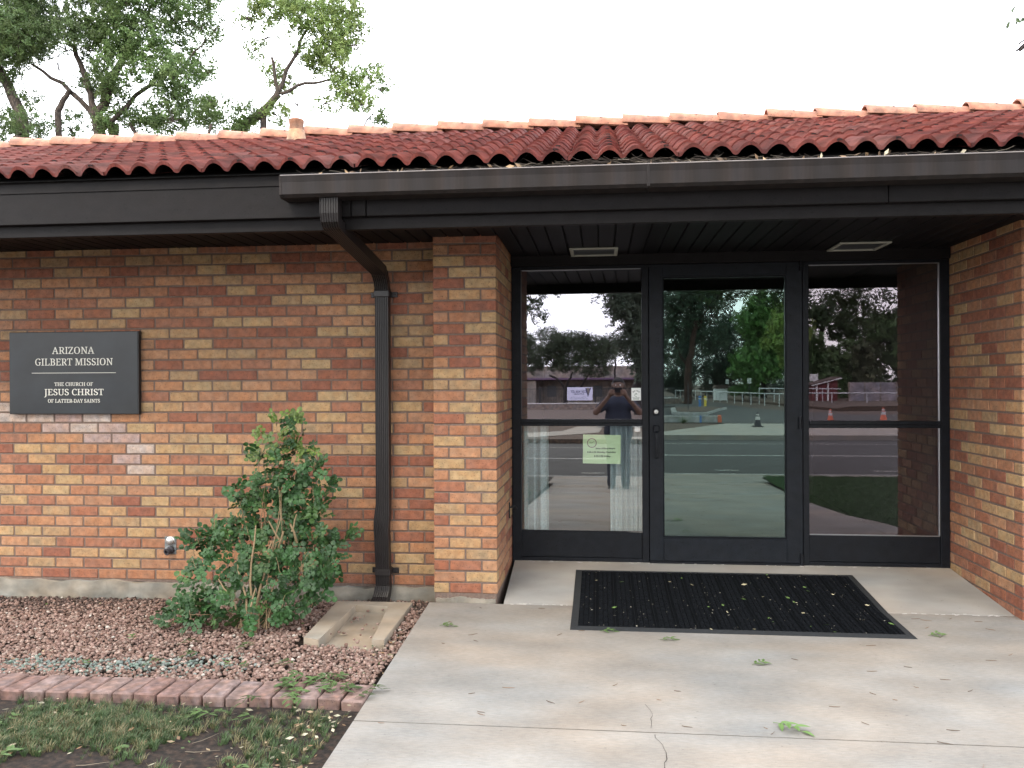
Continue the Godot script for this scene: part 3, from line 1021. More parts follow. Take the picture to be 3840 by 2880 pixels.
func build_entrance() -> void:
	var g := GLASS_Z
	var o := thing("glass_entrance", "dark bronze aluminium entrance with mirrored glass sidelights either side of a door", "entrance", Vector3(0.87, 0, g))
	var zf := g + 0.022
	bar(o, "jamb", -0.634, -0.567, -0.02, 2.105, g - .06, zf, M.frame)
	bar(o, "jamb", 2.312, 2.371, -0.02, 2.105, g - .06, zf, M.frame)
	bar(o, "mullion", 0.294, 0.340, -0.02, 2.084, g - .06, zf, M.frame)
	bar(o, "mullion", 1.401, 1.441, -0.02, 2.084, g - .06, zf, M.frame)
	bar(o, "head", -0.567, 2.312, 2.084, 2.107, g - .06, zf - .001, M.frame)
	bar(o, "header_board", -0.634, 2.371, 2.1075, 2.182, g - .06, g + .045, M.trim)
	# left sidelight
	bar(o, "midrail", -0.567, 0.294, 0.985, 1.010, g - .04, zf + .008, M.frame)
	bar(o, "midrail", -0.567, 0.294, 0.962, 0.983, g - .04, zf + .002, M.frame)
	bar(o, "kick_panel", -0.567, 0.294, 0.022, 0.205, g - .03, g + .010, M.frame)
	bar(o, "sill", -0.567, 0.294, -0.02, 0.021, g - .06, zf - .002, M.frame)
	bar(o, "glazing_bead", -0.567, 0.294, 0.2052, 0.212, g - .01, g + .008, M.frame, .001)
	bar(o, "glazing_bead", -0.560, 0.287, 2.0785, 2.0835, g - .01, g + .010, M.bead, .001)
	# right sidelight
	bar(o, "midrail", 1.441, 2.312, 0.974, 0.999, g - .04, zf + .008, M.frame)
	bar(o, "midrail", 1.441, 2.312, 0.950, 0.972, g - .04, zf + .002, M.frame)
	bar(o, "kick_panel", 1.441, 2.312, 0.022, 0.205, g - .03, g + .010, M.frame)
	bar(o, "sill", 1.441, 2.312, -0.02, 0.021, g - .06, zf - .002, M.frame)
	bar(o, "glazing_bead", 1.445, 2.308, 0.2052, 0.211, g - .01, g + .012, M.bead, .001)
	bar(o, "glazing_bead", 1.445, 2.308, 2.079, 2.0835, g - .01, g + .010, M.bead, .001)
	bar(o, "glazing_bead", 2.304, 2.3115, 0.211, 2.079, g - .01, g + .012, M.bead, .002)
	bar(o, "threshold", 0.341, 1.400, -0.02, 0.008, g - .06, g + .035, M.frame, .003)
	var p := pane(o, -0.569, 0.296, 1.008, 2.086, M.mirror_left, -0.019, -0.0035)
	p.set_meta("label", "upper left pane reflecting the photographer and a spreading tree")
	p = pane(o, -0.569, 0.296, 0.203, 0.964, M.mirror_low, -0.019, -0.0035)
	p.set_meta("label", "lower left pane with pale curtains behind it")
	pane(o, 1.439, 2.314, 0.997, 2.086, M.mirror_right)
	pane(o, 1.439, 2.314, 0.203, 0.952, M.mirror_right)
	# ---- the door, a part of the entrance with its own pieces ----
	var d := bar(o, "door", 0.345, 0.441, 0.009, 2.103, g - .022, g + .024, M.door)
	var b := MB.new()
	for q in [[0.345, 0.441, 0.009, 2.103], [1.289, 1.396, 0.009, 2.103], [0.4411, 1.2889, 2.016, 2.103], [0.4411, 1.2889, 0.009, 0.174]]:
		b.box(Vector3(q[0], q[2], g - .022) - at_of(o), Vector3(q[1], q[3], g + .024) - at_of(o), .002)
	d.mesh = b.mesh()
	bar(d, "kick_plate", 0.446, 1.284, 0.016, 0.168, g + .0245, g + .0265, M.door, .0008)
	bar(d, "glazing_bead", 0.4412, 1.2888, 0.1745, 0.184, g - .01, g + .018, M.frame, .002)
	bar(d, "glazing_bead", 0.4412, 1.2888, 2.006, 2.0155, g - .01, g + .018, M.frame, .002)
	bar(d, "glazing_bead", 0.4412, 0.4485, 0.184, 2.006, g - .01, g + .018, M.frame, .002)
	bar(d, "glazing_bead", 1.2815, 1.2888, 0.184, 2.006, g - .01, g + .018, M.frame, .002)
	pane(d, 0.4405, 1.2895, 0.173, 2.0165, M.mirror_door)
	# lock: a dark square box with a bright cylinder
	var lock := bar(d, "lock", 0.371, 0.412, 1.037, 1.092, g + .0242, g + .036, M.frame, .004)
	b = MB.new()
	b.lathe([Vector2(.0155, 0), Vector2(.0155, .006), Vector2(.0125, .008), Vector2(0, .0085)], 20, Transform3D(Basis(Vector3.RIGHT, PI / 2), Vector3(0.3915, 1.064, g + .036) - at_of(d)))
	put("lock_cylinder", b.mesh(), M.steel, d)
	bar(d, "keyhole", 0.3902, 0.3928, 1.055, 1.064, g + .0446, g + .0452, M.black, 0)
	# pull handle: a block with a tapering lever hanging from it
	b = MB.new()
	b.box(Vector3(0.3715, 0.920, g + .0242), Vector3(0.4115, 0.968, g + .058), .005)
	var lever := []
	for q in [[.930, .050, .030], [.915, .062, .026], [.88, .066, .024], [.80, .064, .021], [.745, .058, .019], [.736, .052, .018]]:
		lever.append(Transform3D(Basis(Vector3.RIGHT * q[2] / .03, Vector3(0, 0, 1), Vector3.DOWN), Vector3(0.393, q[0], g + q[1])))
	b.sweep(PackedVector2Array([Vector2(-.013, -.008), Vector2(.013, -.008), Vector2(.015, -.002), Vector2(.013, .006), Vector2(-.013, .006), Vector2(-.015, -.002)]), lever)
	for i in b.v.size():
		b.v[i] -= at_of(d)
	put("handle", b.mesh(), M.frame, d)
	for h in [[1.379, 0.985, .085], [1.386, 0.040, .075], [1.386, 2.075, .07]]:
		b = MB.new()
		b.lathe([Vector2(0, -h[2] / 2), Vector2(.0115, -h[2] / 2), Vector2(.0115, -.004), Vector2(.0095, -.003), Vector2(.0095, .003), Vector2(.0115, .004), Vector2(.0115, h[2] / 2), Vector2(0, h[2] / 2)], 14, Transform3D(Basis.IDENTITY, Vector3(h[0], h[1], g + .034) - at_of(d)))
		b.box(Vector3(h[0], h[1] - h[2] * .4, g + .0242) - at_of(d), Vector3(h[0] + .018, h[1] + h[2] * .3, g + .034) - at_of(d), .002)
		put("hinge", b.mesh(), M.frame, d)

	# ---- behind the glass ----
	var room := thing("office_room", "dim unlit office room behind the mirrored glass", "room", Vector3(0.87, 0, -2.6))
	bar(room, "floor", -0.66, 2.40, -0.10, -0.02, -4.5, g - .061, M.wall_inside, 0)
	bar(room, "ceiling", -0.66, 2.40, 2.30, 2.40, -4.5, g - .061, M.wall_inside, 0)
	bar(room, "wall", -0.78, -0.665, -0.10, 2.40, -4.5, g - .22, M.wall_inside, 0)
	bar(room, "wall", 2.405, 2.52, -0.10, 2.40, -4.5, g - .22, M.wall_inside, 0)
	bar(room, "wall", -0.78, 2.52, -0.10, 2.40, -4.62, -4.505, M.wall_inside, 0)
	for s in [[-0.562, -0.376, "pale teal cafe curtain behind the left edge of the lower left pane", 3], [0.068, 0.330, "wider pale teal cafe curtain hanging behind the green notice", 7]]:
		var cur := thing("curtain", s[2], "curtain", Vector3((s[0] + s[1]) / 2, 0.97, g - 0.085), "cafe curtains behind the sidelight")
		b = MB.new()
		var n := 60
		var pts := []
		for i in n + 1:
			var t := i / float(n)
			pts.append(Vector3(lerpf(s[0], s[1], t) - cur.position.x, 0, 0.016 * sin(t * s[3] * PI * 2.0 + 0.7) + .007 * sin(t * 31.0)))
		for i in n:
			var lowdz := Vector3(0, -0.815, 0)
			var a: Vector3 = pts[i]; var e: Vector3 = pts[i + 1]
			var dn := Vector3(e.z - a.z, 0, -(e.x - a.x)).normalized() * -1.0
			b.quad_n(a * Vector3(1, 1, 1.2) + lowdz, e * Vector3(1, 1, 1.2) + lowdz, e, a, dn, dn, dn, dn)
		put("drape", b.mesh(), M.curtain, cur)
		b = MB.new()
		b.tube([Vector3(s[0] - cur.position.x, .004, 0), Vector3(s[1] - cur.position.x, .004, 0)], [.006, .006], 8)
		put("rod", b.mesh(), M.bead, cur)
	var note := thing("notice", "pale green paper notice with a clock and office hours taped inside the lower left pane", "notice", Vector3(0.0085, 0.794, g - 0.006))
	b = MB.new()
	b.box(Vector3(-0.134, -0.103, -0.0006), Vector3(0.134, 0.104, 0), 0)
	put("sheet", b.mesh(), M.paper, note, Transform3D(Basis(Vector3.BACK, -0.012), Vector3.ZERO))
	b = MB.new()
	for i in 28:
		var a0 := TAU * i / 28; var a1 := TAU * (i + 1) / 28
		var ri := .029; var ro := .0345
		b.quad(Vector3(cos(a0) * ri, sin(a0) * ri, 0), Vector3(cos(a0) * ro, sin(a0) * ro, 0), Vector3(cos(a1) * ro, sin(a1) * ro, 0), Vector3(cos(a1) * ri, sin(a1) * ri, 0))
	put("clock_ring", b.mesh(), M.clock_ring, note, Transform3D(Basis.IDENTITY, Vector3(-0.070, 0.045, .0012)))
	b = MB.new()
	for q in [[0.0, .018, 2.85, .0026], [0.0, .024, 0.62, .0024]]:
		b.box(Vector3(0, -q[3] / 2, 0), Vector3(q[1], q[3] / 2, .0003), 0, Transform3D(Basis(Vector3.BACK, q[2]), Vector3(-0.070, 0.045, .0012)))
	for i in 12:
		b.box(Vector3(.024, -.0006, 0), Vector3(.0265, .0006, .0002), 0, Transform3D(Basis(Vector3.BACK, TAU * i / 12), Vector3(-0.070, 0.045, .0012)))
	put("clock_hands", b.mesh(), M.print_soft, note)
	text_part("lettering", "New Office Hours", "Droid Sans", .0165, Vector3(.026, .006, .0014), M.print, note, true)
	text_part("lettering", "8:30-4:30 Monday-Thursday", "Droid Sans", .0155, Vector3(-.002, -.0205, .0014), M.print, note, true)
	text_part("lettering", "8:30-3:00 Friday", "Droid Sans", .0155, Vector3(.004, -.049, .0014), M.print, note, true)
	# security sticker on the glass by the lock
	var st := thing("security_sticker", "small white alarm company sticker on the upper left pane near the lock", "sticker", Vector3(0.2535, 1.188, g + 0.0115))
	b = MB.new()
	b.box(Vector3(-.0335, -.0445, -.0005), Vector3(.0335, .0445, 0), 0)
	put("card", b.mesh(), M.card, st)
	var word := "METRO"
	for i in 5:
		var a := (i - 2) * 0.36
		var f := SystemFont.new()
		f.font_names = PackedStringArray(["Droid Sans"])
		f.font_weight = 700
		var m := TextMesh.new()
		m.text = word[i]
		m.font = f
		m.font_size = 48
		m.pixel_size = .013 / 48
		m.depth = .0004
		put("lettering", m, M.print, st, Transform3D(Basis(Vector3.BACK, -a * .8), Vector3(sin(a) * .030, .0 + cos(a) * .030 - .006, .0004)))
	b = MB.new()
	for i in 20:
		var a0 := 0.6 + 4.6 * i / 20; var a1 := 0.6 + 4.6 * (i + 1) / 20
		b.quad(Vector3(cos(a0) * .009, sin(a0) * .009, 0), Vector3(cos(a0) * .0115, sin(a0) * .0115, 0), Vector3(cos(a1) * .0115, sin(a1) * .0115, 0), Vector3(cos(a1) * .009, sin(a1) * .009, 0))
	for j in 4:
		b.box(Vector3(-.006 + j * .0035, .004, 0), Vector3(-.004 + j * .0035, .013 - .002 * absf(j - 1.4), .0003))
	put("emblem", b.mesh(), M.print_soft, st, Transform3D(Basis.IDENTITY, Vector3(0, -.006, .0004)))
	text_part("lettering", "FIRE & SECURITY", "Droid Sans", .0065, Vector3(0, -.0245, .0006), M.print_soft, st, true)
	b = MB.new()
	for q in [[-.031, .044], [-.0375, .04]]:
		b.box(Vector3(-q[1] / 2, q[0] - .0012, 0), Vector3(q[1] / 2, q[0] + .0012, .0003))
	put("small_print", b.mesh(), M.print_soft, st, Transform3D(Basis.IDENTITY, Vector3(0, 0, .0004)))
	b = MB.new()
	b.box(Vector3(-.020, -.019, 0), Vector3(.020, .019, .0006), 0)
	tag(put("label_tab", b.mesh(), M.card, self, Transform3D(Basis.IDENTITY, Vector3(0.262, 0.938, g - .005))), "small blank white tab inside the top right corner of the lower left pane", "label")

	# recessed soffit lights
	for q in [[-0.040, "square recessed soffit light nearer the pillar"], [1.720, "square recessed soffit light nearer the right side wall"]]:
		var l := thing("soffit_light", q[1], "ceiling light", Vector3(q[0], SOFFIT_Y, -0.508), "recessed soffit lights over the porch")
		b = MB.new()
		var r := .163; var w := .024
		b.box(Vector3(-r, -.012, r - w), Vector3(r, -.001, r), .002)
		b.box(Vector3(-r, -.012, -r), Vector3(r, -.001, -r + w), .002)
		b.box(Vector3(-r, -.012, -r + w), Vector3(-r + w, -.001, r - w), .002)
		b.box(Vector3(r - w, -.012, -r + w), Vector3(r, -.001, r - w), .002)
		put("trim_ring", b.mesh(), M.fixture, l)
		b = MB.new()
		b.box(Vector3(-r + w, -.004, -r + w), Vector3(r - w, -.0008, r - w), 0)
		put("lens", b.mesh(), M.lens, l)

	# bell push on the return of the pillar
	var bell := thing("wall_hook", "small black iron catch on the inner face of the brick pillar near the ground", "catch", Vector3(-0.637, 0.385, -0.49))
	b = MB.new()
	b.box(Vector3(0, -.055, -.012), Vector3(.008, .055, .012), .002)
	put("plate", b.mesh(), M.black, bell)
	b = MB.new()
	b.tube([Vector3(.006, .02, 0), Vector3(.04, .02, -.05), Vector3(.045, .0, -.09), Vector3(.03, -.02, -.09)], [.006, .006, .006, .005], 6)
	put("hook", b.mesh(), M.black, bell)

	# hose tap in its box
	var tap := thing("hose_tap", "galvanised wall box with a hose tap set into the bricks left of the shrub", "tap", Vector3(-2.852, 0.20, 0.0))
	b = MB.new()
	b.box(Vector3(-.041, -.060, -.02), Vector3(.041, .060, .0035), .003)
	put("wall_plate", b.mesh(), M.zinc, tap)
	b = MB.new()
	b.lathe([Vector2(.030, 0), Vector2(.030, .004), Vector2(.022, .007), Vector2(.020, .014), Vector2(.012, .015), Vector2(.012, .024), Vector2(0, .025)], 18, Transform3D(Basis(Vector3.RIGHT, PI / 2), Vector3(.002, .029, .003)))
	put("valve", b.mesh(), M.steel, tap)
	b = MB.new()
	b.lathe([Vector2(.026, 0), Vector2(.026, .010), Vector2(.020, .014), Vector2(.020, .034), Vector2(.023, .034), Vector2(.023, .044), Vector2(.014, .044), Vector2(.014, .03), Vector2(0, .03)], 18, Transform3D(Basis(Vector3.UP, -.35) * Basis(Vector3.RIGHT, PI / 2 + .25), Vector3(.006, -.028, .003)))
	put("spout", b.mesh(), M.cone_dark, tap)


# height of the paved ground: the porch falls towards the walk
func porch_y(z: float) -> float:
	if z < 0.2:
		return -0.004 - 0.088 * (z + 0.711)
	return -0.084 - 0.028 * (z - 0.2)


func slab(parent: Node3D, poly: PackedVector2Array, m: Material, called := "slab") -> void:
	# polygon in x, z; top follows porch_y; long edges cut so that the top can fall
	var b := MB.new()
	var idx := Geometry2D.triangulate_polygon(poly)
	for i in range(0, idx.size(), 3):
		var p := []
		for j in 3:
			var q := poly[idx[i + j]]
			p.append(Vector3(q.x, porch_y(q.y), q.y))
		if (p[1] - p[0]).cross(p[2] - p[0]).y < 0:
			p.reverse()
		b.tri(p[0], p[1], p[2])
	var c := Vector2.ZERO
	for q in poly:
		c += q / poly.size()
	for i in poly.size():
		var a := poly[i]; var e := poly[(i + 1) % poly.size()]
		# a small worn arris, then the side
		var ai := a + (c - a).normalized() * .0; var ei := e + (c - e).normalized() * .0
		b.away(Vector3(c.x, -.2, c.y), [Vector3(ai.x, porch_y(ai.y), ai.y), Vector3(ei.x, porch_y(ei.y), ei.y), Vector3(e.x, porch_y(e.y) - .14, e.y), Vector3(a.x, porch_y(a.y) - .14, a.y)])
	put(called, b.mesh(), m, parent)


func pg(l: Array) -> PackedVector2Array:
	var p := PackedVector2Array()
	for q in l:
		p.append(Vector2(q[0], q[1]))
	return p


func sheet(called: String, l: Array, y: float, m: Material, label := "", thick := 0.0) -> MeshInstance3D:
	var b := MB.new()
	var poly := pg(l)
	if thick > 0:
		b.prism(poly, -thick, 0.0, Transform3D(Basis(Vector3(1, 0, 0), Vector3(0, 0, 1), Vector3(0, 1, 0)), Vector3(0, y, 0)))
	else:
		var idx := Geometry2D.triangulate_polygon(poly)
		for i in range(0, idx.size(), 3):
			var p := []
			for j in 3:
				p.append(Vector3(poly[idx[i + j]].x, y, poly[idx[i + j]].y))
			if (p[1] - p[0]).cross(p[2] - p[0]).y < 0:
				p.reverse()
			b.tri(p[0], p[1], p[2])
	return structure(called, b.mesh(), m, label)


func build_ground() -> void:
	rng.seed = 17
	sheet("ground", [[-400, -400], [400, -400], [400, 400], [-400, 400]], -0.50, M.dirt, "bare earth under and around everything")
	# ---- the walk, slab by slab ----
	var walk := Node3D.new()
	walk.name = "walkway"
	add_child(walk, true)
	walk.set_meta("kind", "structure")
	walk.set_meta("label", "pale broom-finished concrete walk leading to the glass entrance")
	slab(walk, pg([[-0.618, -0.76], [2.368, -0.76], [2.370, 0.195], [-0.596, 0.195]]), M.porch)
	slab(walk, pg([[-1.058, 0.203], [3.4, 0.203], [2.83, 1.5], [2.78, 1.886], [-1.028, 1.886]]), M.concrete)
	slab(walk, pg([[-1.028, 1.894], [2.78, 1.894], [2.60, 2.4], [2.50, 3.55], [-1.015, 3.55]]), M.concrete)
	slab(walk, pg([[-1.015, 3.558], [2.50, 3.558], [2.48, 4.95], [-1.0, 4.95]]), M.concrete)
	slab(walk, pg([[-1.0, 4.958], [2.48, 4.958], [2.50, 6.38], [-1.0, 6.38]]), M.concrete)
	sheet("walk_bed", [[-1.0, -0.7], [2.36, -0.7], [2.36, 6.4], [-1.0, 6.4]], -0.275, M.soil)
	# a hairline crack that crosses the joint
	var crack := MB.new()
	var last := Vector3.ZERO
	for i in 40:
		var t := i / 39.0
		var z := lerpf(1.62, 2.75, t)
		var p := Vector3(0.190 + .10 * t + .012 * sin(t * 21.0) + rng.randf_range(-.006, .006), 0, z)
		p.y = porch_y(z) + .0012
		var w := .0016 * (0.4 + t) * rng.randf_range(.5, 1.3)
		if i > 0 and not (z > 1.87 and z < 1.91):
			crack.quad(last + Vector3(-w, 0, 0), p + Vector3(-w, 0, 0), p + Vector3(w, 0, 0), last + Vector3(w, 0, 0))
		last = p
	put("crack", crack.mesh(), M.soil, walk)
	# scraped paint and pale crumbs at the door sill and joint
	var crumbs := MB.new()
	for i in 90:
		var p := Vector3(rng.randf_range(-.55, 2.3), 0, GLASS_Z + rng.randf_range(.024, .05))
		if i > 55:
			p = Vector3(rng.randf_range(-.55, -.2) if i < 72 else rng.randf_range(1.75, 2.3), 0, .199 + rng.randf_range(-.012, .012))
		p.y = porch_y(p.z)
		crumbs.cbox(p, Vector3(rng.randf_range(.006, .03), .003, rng.randf_range(.003, .008)), 0, Basis(Vector3.UP, rng.randf_range(-.3, .3)))
	var cr := put("crumbs", crumbs.mesh(), M.cap, walk)
	cr.set_meta("kind", "stuff")

	# ---- gravel bed ----
	sheet("planting_bed", [[-6.3, 0.0], [-1.06, 0.0], [-1.045, 1.5], [-6.3, 1.5]], -0.178, M.soil, "earth under the gravel along the wall")
	var pebbles := [MB.new(), MB.new(), MB.new()]
	for k in 3:
		var r := RandomNumberGenerator.new()
		r.seed = 70 + k
		var rings := 4
		var sides := 6
		var grid := []
		for i in rings + 1:
			var ring := []
			var ph := PI * i / rings
			for j in sides:
				var s := r.randf_range(.78, 1.15)
				ring.append(Vector3(sin(ph) * cos(TAU * j / sides) * .5 * s, cos(ph) * .34 * s, sin(ph) * sin(TAU * j / sides) * .42 * s) if i > 0 and i < rings else Vector3(0, cos(ph) * .34, 0))
			grid.append(ring)
		for i in rings:
			for j in sides:
				var l := (j + 1) % sides
				pebbles[k].away(Vector3.ZERO, [grid[i][j], grid[i + 1][j], grid[i + 1][l]])
				pebbles[k].away(Vector3.ZERO, [grid[i][j], grid[i + 1][l], grid[i][l]])
	var shades := [Color(.30, .185, .145), Color(.36, .245, .20), Color(.25, .15, .115), Color(.42, .31, .26), Color(.21, .125, .10), Color(.33, .21, .175)]
	var bed := thing("gravel_bed", "reddish brown gravel between the brick wall and the brick edging", "gravel", Vector3(-3.4, -0.17, 0.75))
	var wh := [[], [], []]
	var ti := [[], [], []]
	for i in 30000:
		var p := Vector3(rng.randf_range(-5.2, -1.07), 0, rng.randf_range(0.02, 1.49))
		# the splash block keeps clear
		if p.x > -1.66 and p.x < -1.16 and p.z > 0.10 and p.z < 0.94 and rng.randf() > 0.03:
			continue
		p.y = gravel_y(p.x) + rng.randf_range(-.012, .006) + 0.008 * sin(p.x * 4.0) * sin(p.z * 5.0)
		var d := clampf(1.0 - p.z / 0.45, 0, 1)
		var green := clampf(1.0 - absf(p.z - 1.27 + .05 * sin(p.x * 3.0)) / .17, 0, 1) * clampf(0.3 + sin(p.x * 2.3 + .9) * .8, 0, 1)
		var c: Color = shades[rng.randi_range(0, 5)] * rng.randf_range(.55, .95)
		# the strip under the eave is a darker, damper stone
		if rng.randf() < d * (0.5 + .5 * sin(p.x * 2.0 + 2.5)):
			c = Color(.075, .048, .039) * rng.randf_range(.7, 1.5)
		if rng.randf() < green * .75:
			c = [Color(.27, .32, .27), Color(.22, .26, .24), Color(.32, .34, .31), Color(.2, .27, .22)][rng.randi_range(0, 3)] * rng.randf_range(.5, .85)
		if rng.randf() < .012:
			c = Color(.48, .43, .38)
		c.a = 1
		var s := rng.randf_range(.011, .027)
		var k := rng.randi_range(0, 2)
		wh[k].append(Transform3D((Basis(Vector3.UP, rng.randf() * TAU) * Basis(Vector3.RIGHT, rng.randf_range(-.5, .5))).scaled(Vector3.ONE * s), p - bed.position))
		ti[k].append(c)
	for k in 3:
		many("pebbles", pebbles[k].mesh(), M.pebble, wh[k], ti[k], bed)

	# ---- splash block ----
	var sb := thing("splash_block", "tapered concrete splash block under the downspout", "splash block", Vector3(-1.41, -0.13, 0.55))
	var b := MB.new()
	var y := -0.100
	var rim := [[-1.655, .165], [-1.176, .155], [-1.156, .915], [-1.222, .922], [-1.304, .255], [-1.516, .243], [-1.508, .945], [-1.602, .912]]
	b.prism(pg(rim), -0.10, 0.0, Transform3D(Basis(Vector3(1, 0, 0), Vector3(0, 0, 1), Vector3(0, 1, 0)), Vector3(0, y, 0) - sb.position))
	put("rim", b.mesh(), M.splash, sb)
	b = MB.new()
	var fl := [Vector3(-1.516, y - .045, .243), Vector3(-1.304, y - .045, .255), Vector3(-1.222, y - .072, .922), Vector3(-1.508, y - .072, .945)]
	b.quad(fl[3] - sb.position, fl[2] - sb.position, fl[1] - sb.position, fl[0] - sb.position)
	put("trough", b.mesh(), M.splash, sb)

	# ---- brick edging ----
	var edge := thing("brick_edging", "single row of pinkish pavers laid side by side between gravel and lawn", "edging", Vector3(-3.1, -0.15, 1.6))
	var pm := MB.new()
	pm.box(Vector3(-.0485, -.07, -.1), Vector3(.0485, 0, .1), .006)
	var pmm := pm.mesh()
	for i in 42:
		var x := -1.085 - i * .1058
		var zc := 1.632 + .012 * sin(x * 1.7) + rng.randf_range(-.006, .006)
		put("paver", pmm, M[["paver", "paver", "paver_worn", "paver_dark"][rng.randi_range(0, 3)]], edge, Transform3D(Basis(Vector3.UP, rng.randf_range(-.03, .03)) * Basis(Vector3.BACK, rng.randf_range(-.02, .02)) * Basis(Vector3.RIGHT, rng.randf_range(-.01, .03)), Vector3(x, -0.112 + rng.randf_range(-.004, .004), zc) - edge.position))

	# ---- lawn left of the walk, thin and littered ----
	sheet("lawn_soil", [[-9, 1.5], [-1.03, 1.5], [-1.0, 6.4], [-9, 6.4]], -0.160, M.soil, "bare brown earth showing through the thin lawn")
	sheet("lawn_soil", [[2.45, 6.4], [2.49, 3.6], [2.62, 2.3], [2.86, 1.5], [3.4, 0.3], [9, 0.3], [9, 6.4]], -0.20, M.soil, "earth of the lawn right of the walk")
	var blade := MB.new()
	for k in 9:
		var a := k * 2.4
		var ln := 1.0 - .08 * (k % 4)
		var base := Vector3(cos(a) * .18, 0, sin(a) * .18)
		var out := Vector3(cos(a + .6), 0, sin(a + .6)) * (.35 + .12 * (k % 3))
		var sd := Vector3(-sin(a), 0, cos(a)) * .045
		var mid := base + out * .45 + Vector3.UP * ln * .6
		var tip := base + out * 1.25 + Vector3.UP * ln
		var s := 0.8 + .07 * (k % 5)
		blade.col = Color(s, s, s)
		blade.quad(base - sd, base + sd, mid + sd * .7, mid - sd * .7)
		blade.tri(mid - sd * .7, mid + sd * .7, tip)
	var bm := blade.mesh()
	var noise := FastNoiseLite.new()
	noise.seed = 4
	noise.frequency = 1.1
	var lawn := thing("lawn", "thin patchy green lawn in front of the brick edging", "grass", Vector3(-3, -0.175, 3.0))
	lawn.set_meta("kind", "stuff")
	var w1 := []
	var t1 := []
	for i in 60000:
		var p := Vector3(rng.randf_range(-4.2, -1.03), -.160, rng.randf_range(1.72, 4.6))
		var f := noise.get_noise_2d(p.x, p.z)
		var near_walk := clampf((-1.05 - p.x) / .38, 0, 1)
		var near_edge := clampf((p.z - 1.70) / .22, 0, 1)
		if rng.randf() > (0.42 + f * 1.5) * near_walk * near_edge:
			continue
		var h := rng.randf_range(.014, .040)
		w1.append(Transform3D(Basis(Vector3.UP, rng.randf() * TAU).scaled(Vector3(h * 1.1, h, h * 1.1)), p - lawn.position))
		var s := rng.randf_range(.6, 1.3)
		var c := Color(.060, .105, .034) * s
		if rng.randf() < .3:
			c = Color(.22, .19, .095) * s
		c.a = 1
		t1.append(c)
	many("grass", bm, M.blade, w1, t1, lawn)
	var lawn2 := thing("lawn", "short green lawn on the right of the walk, seen only in the glass", "grass", Vector3(5, -0.195, 3.5))
	lawn2.set_meta("kind", "stuff")
	w1 = []
	t1 = []
	for i in 26000:
		var p := Vector3(rng.randf_range(2.46, 8.0), -.198, rng.randf_range(0.4, 6.38))
		if Geometry2D.is_point_in_polygon(Vector2(p.x, p.z), pg([[0, .2], [3.4, 0.203], [2.86, 1.5], [2.62, 2.3], [2.5, 3.6], [2.45, 6.4], [0, 6.4]])):
			continue
		var h := rng.randf_range(.03, .06)
		w1.append(Transform3D(Basis(Vector3.UP, rng.randf() * TAU).scaled(Vector3(h * 1.4, h, h * 1.4)), p - lawn2.position))
		t1.append(Color(.055, .115, .035) * rng.randf_range(.6, 1.3))
	many("grass", bm, M.blade, w1, t1, lawn2)


func gravel_y(x: float) -> float:
	return lerpf(-0.166, -0.130, clampf((x + 4.0) / 2.9, 0, 1))


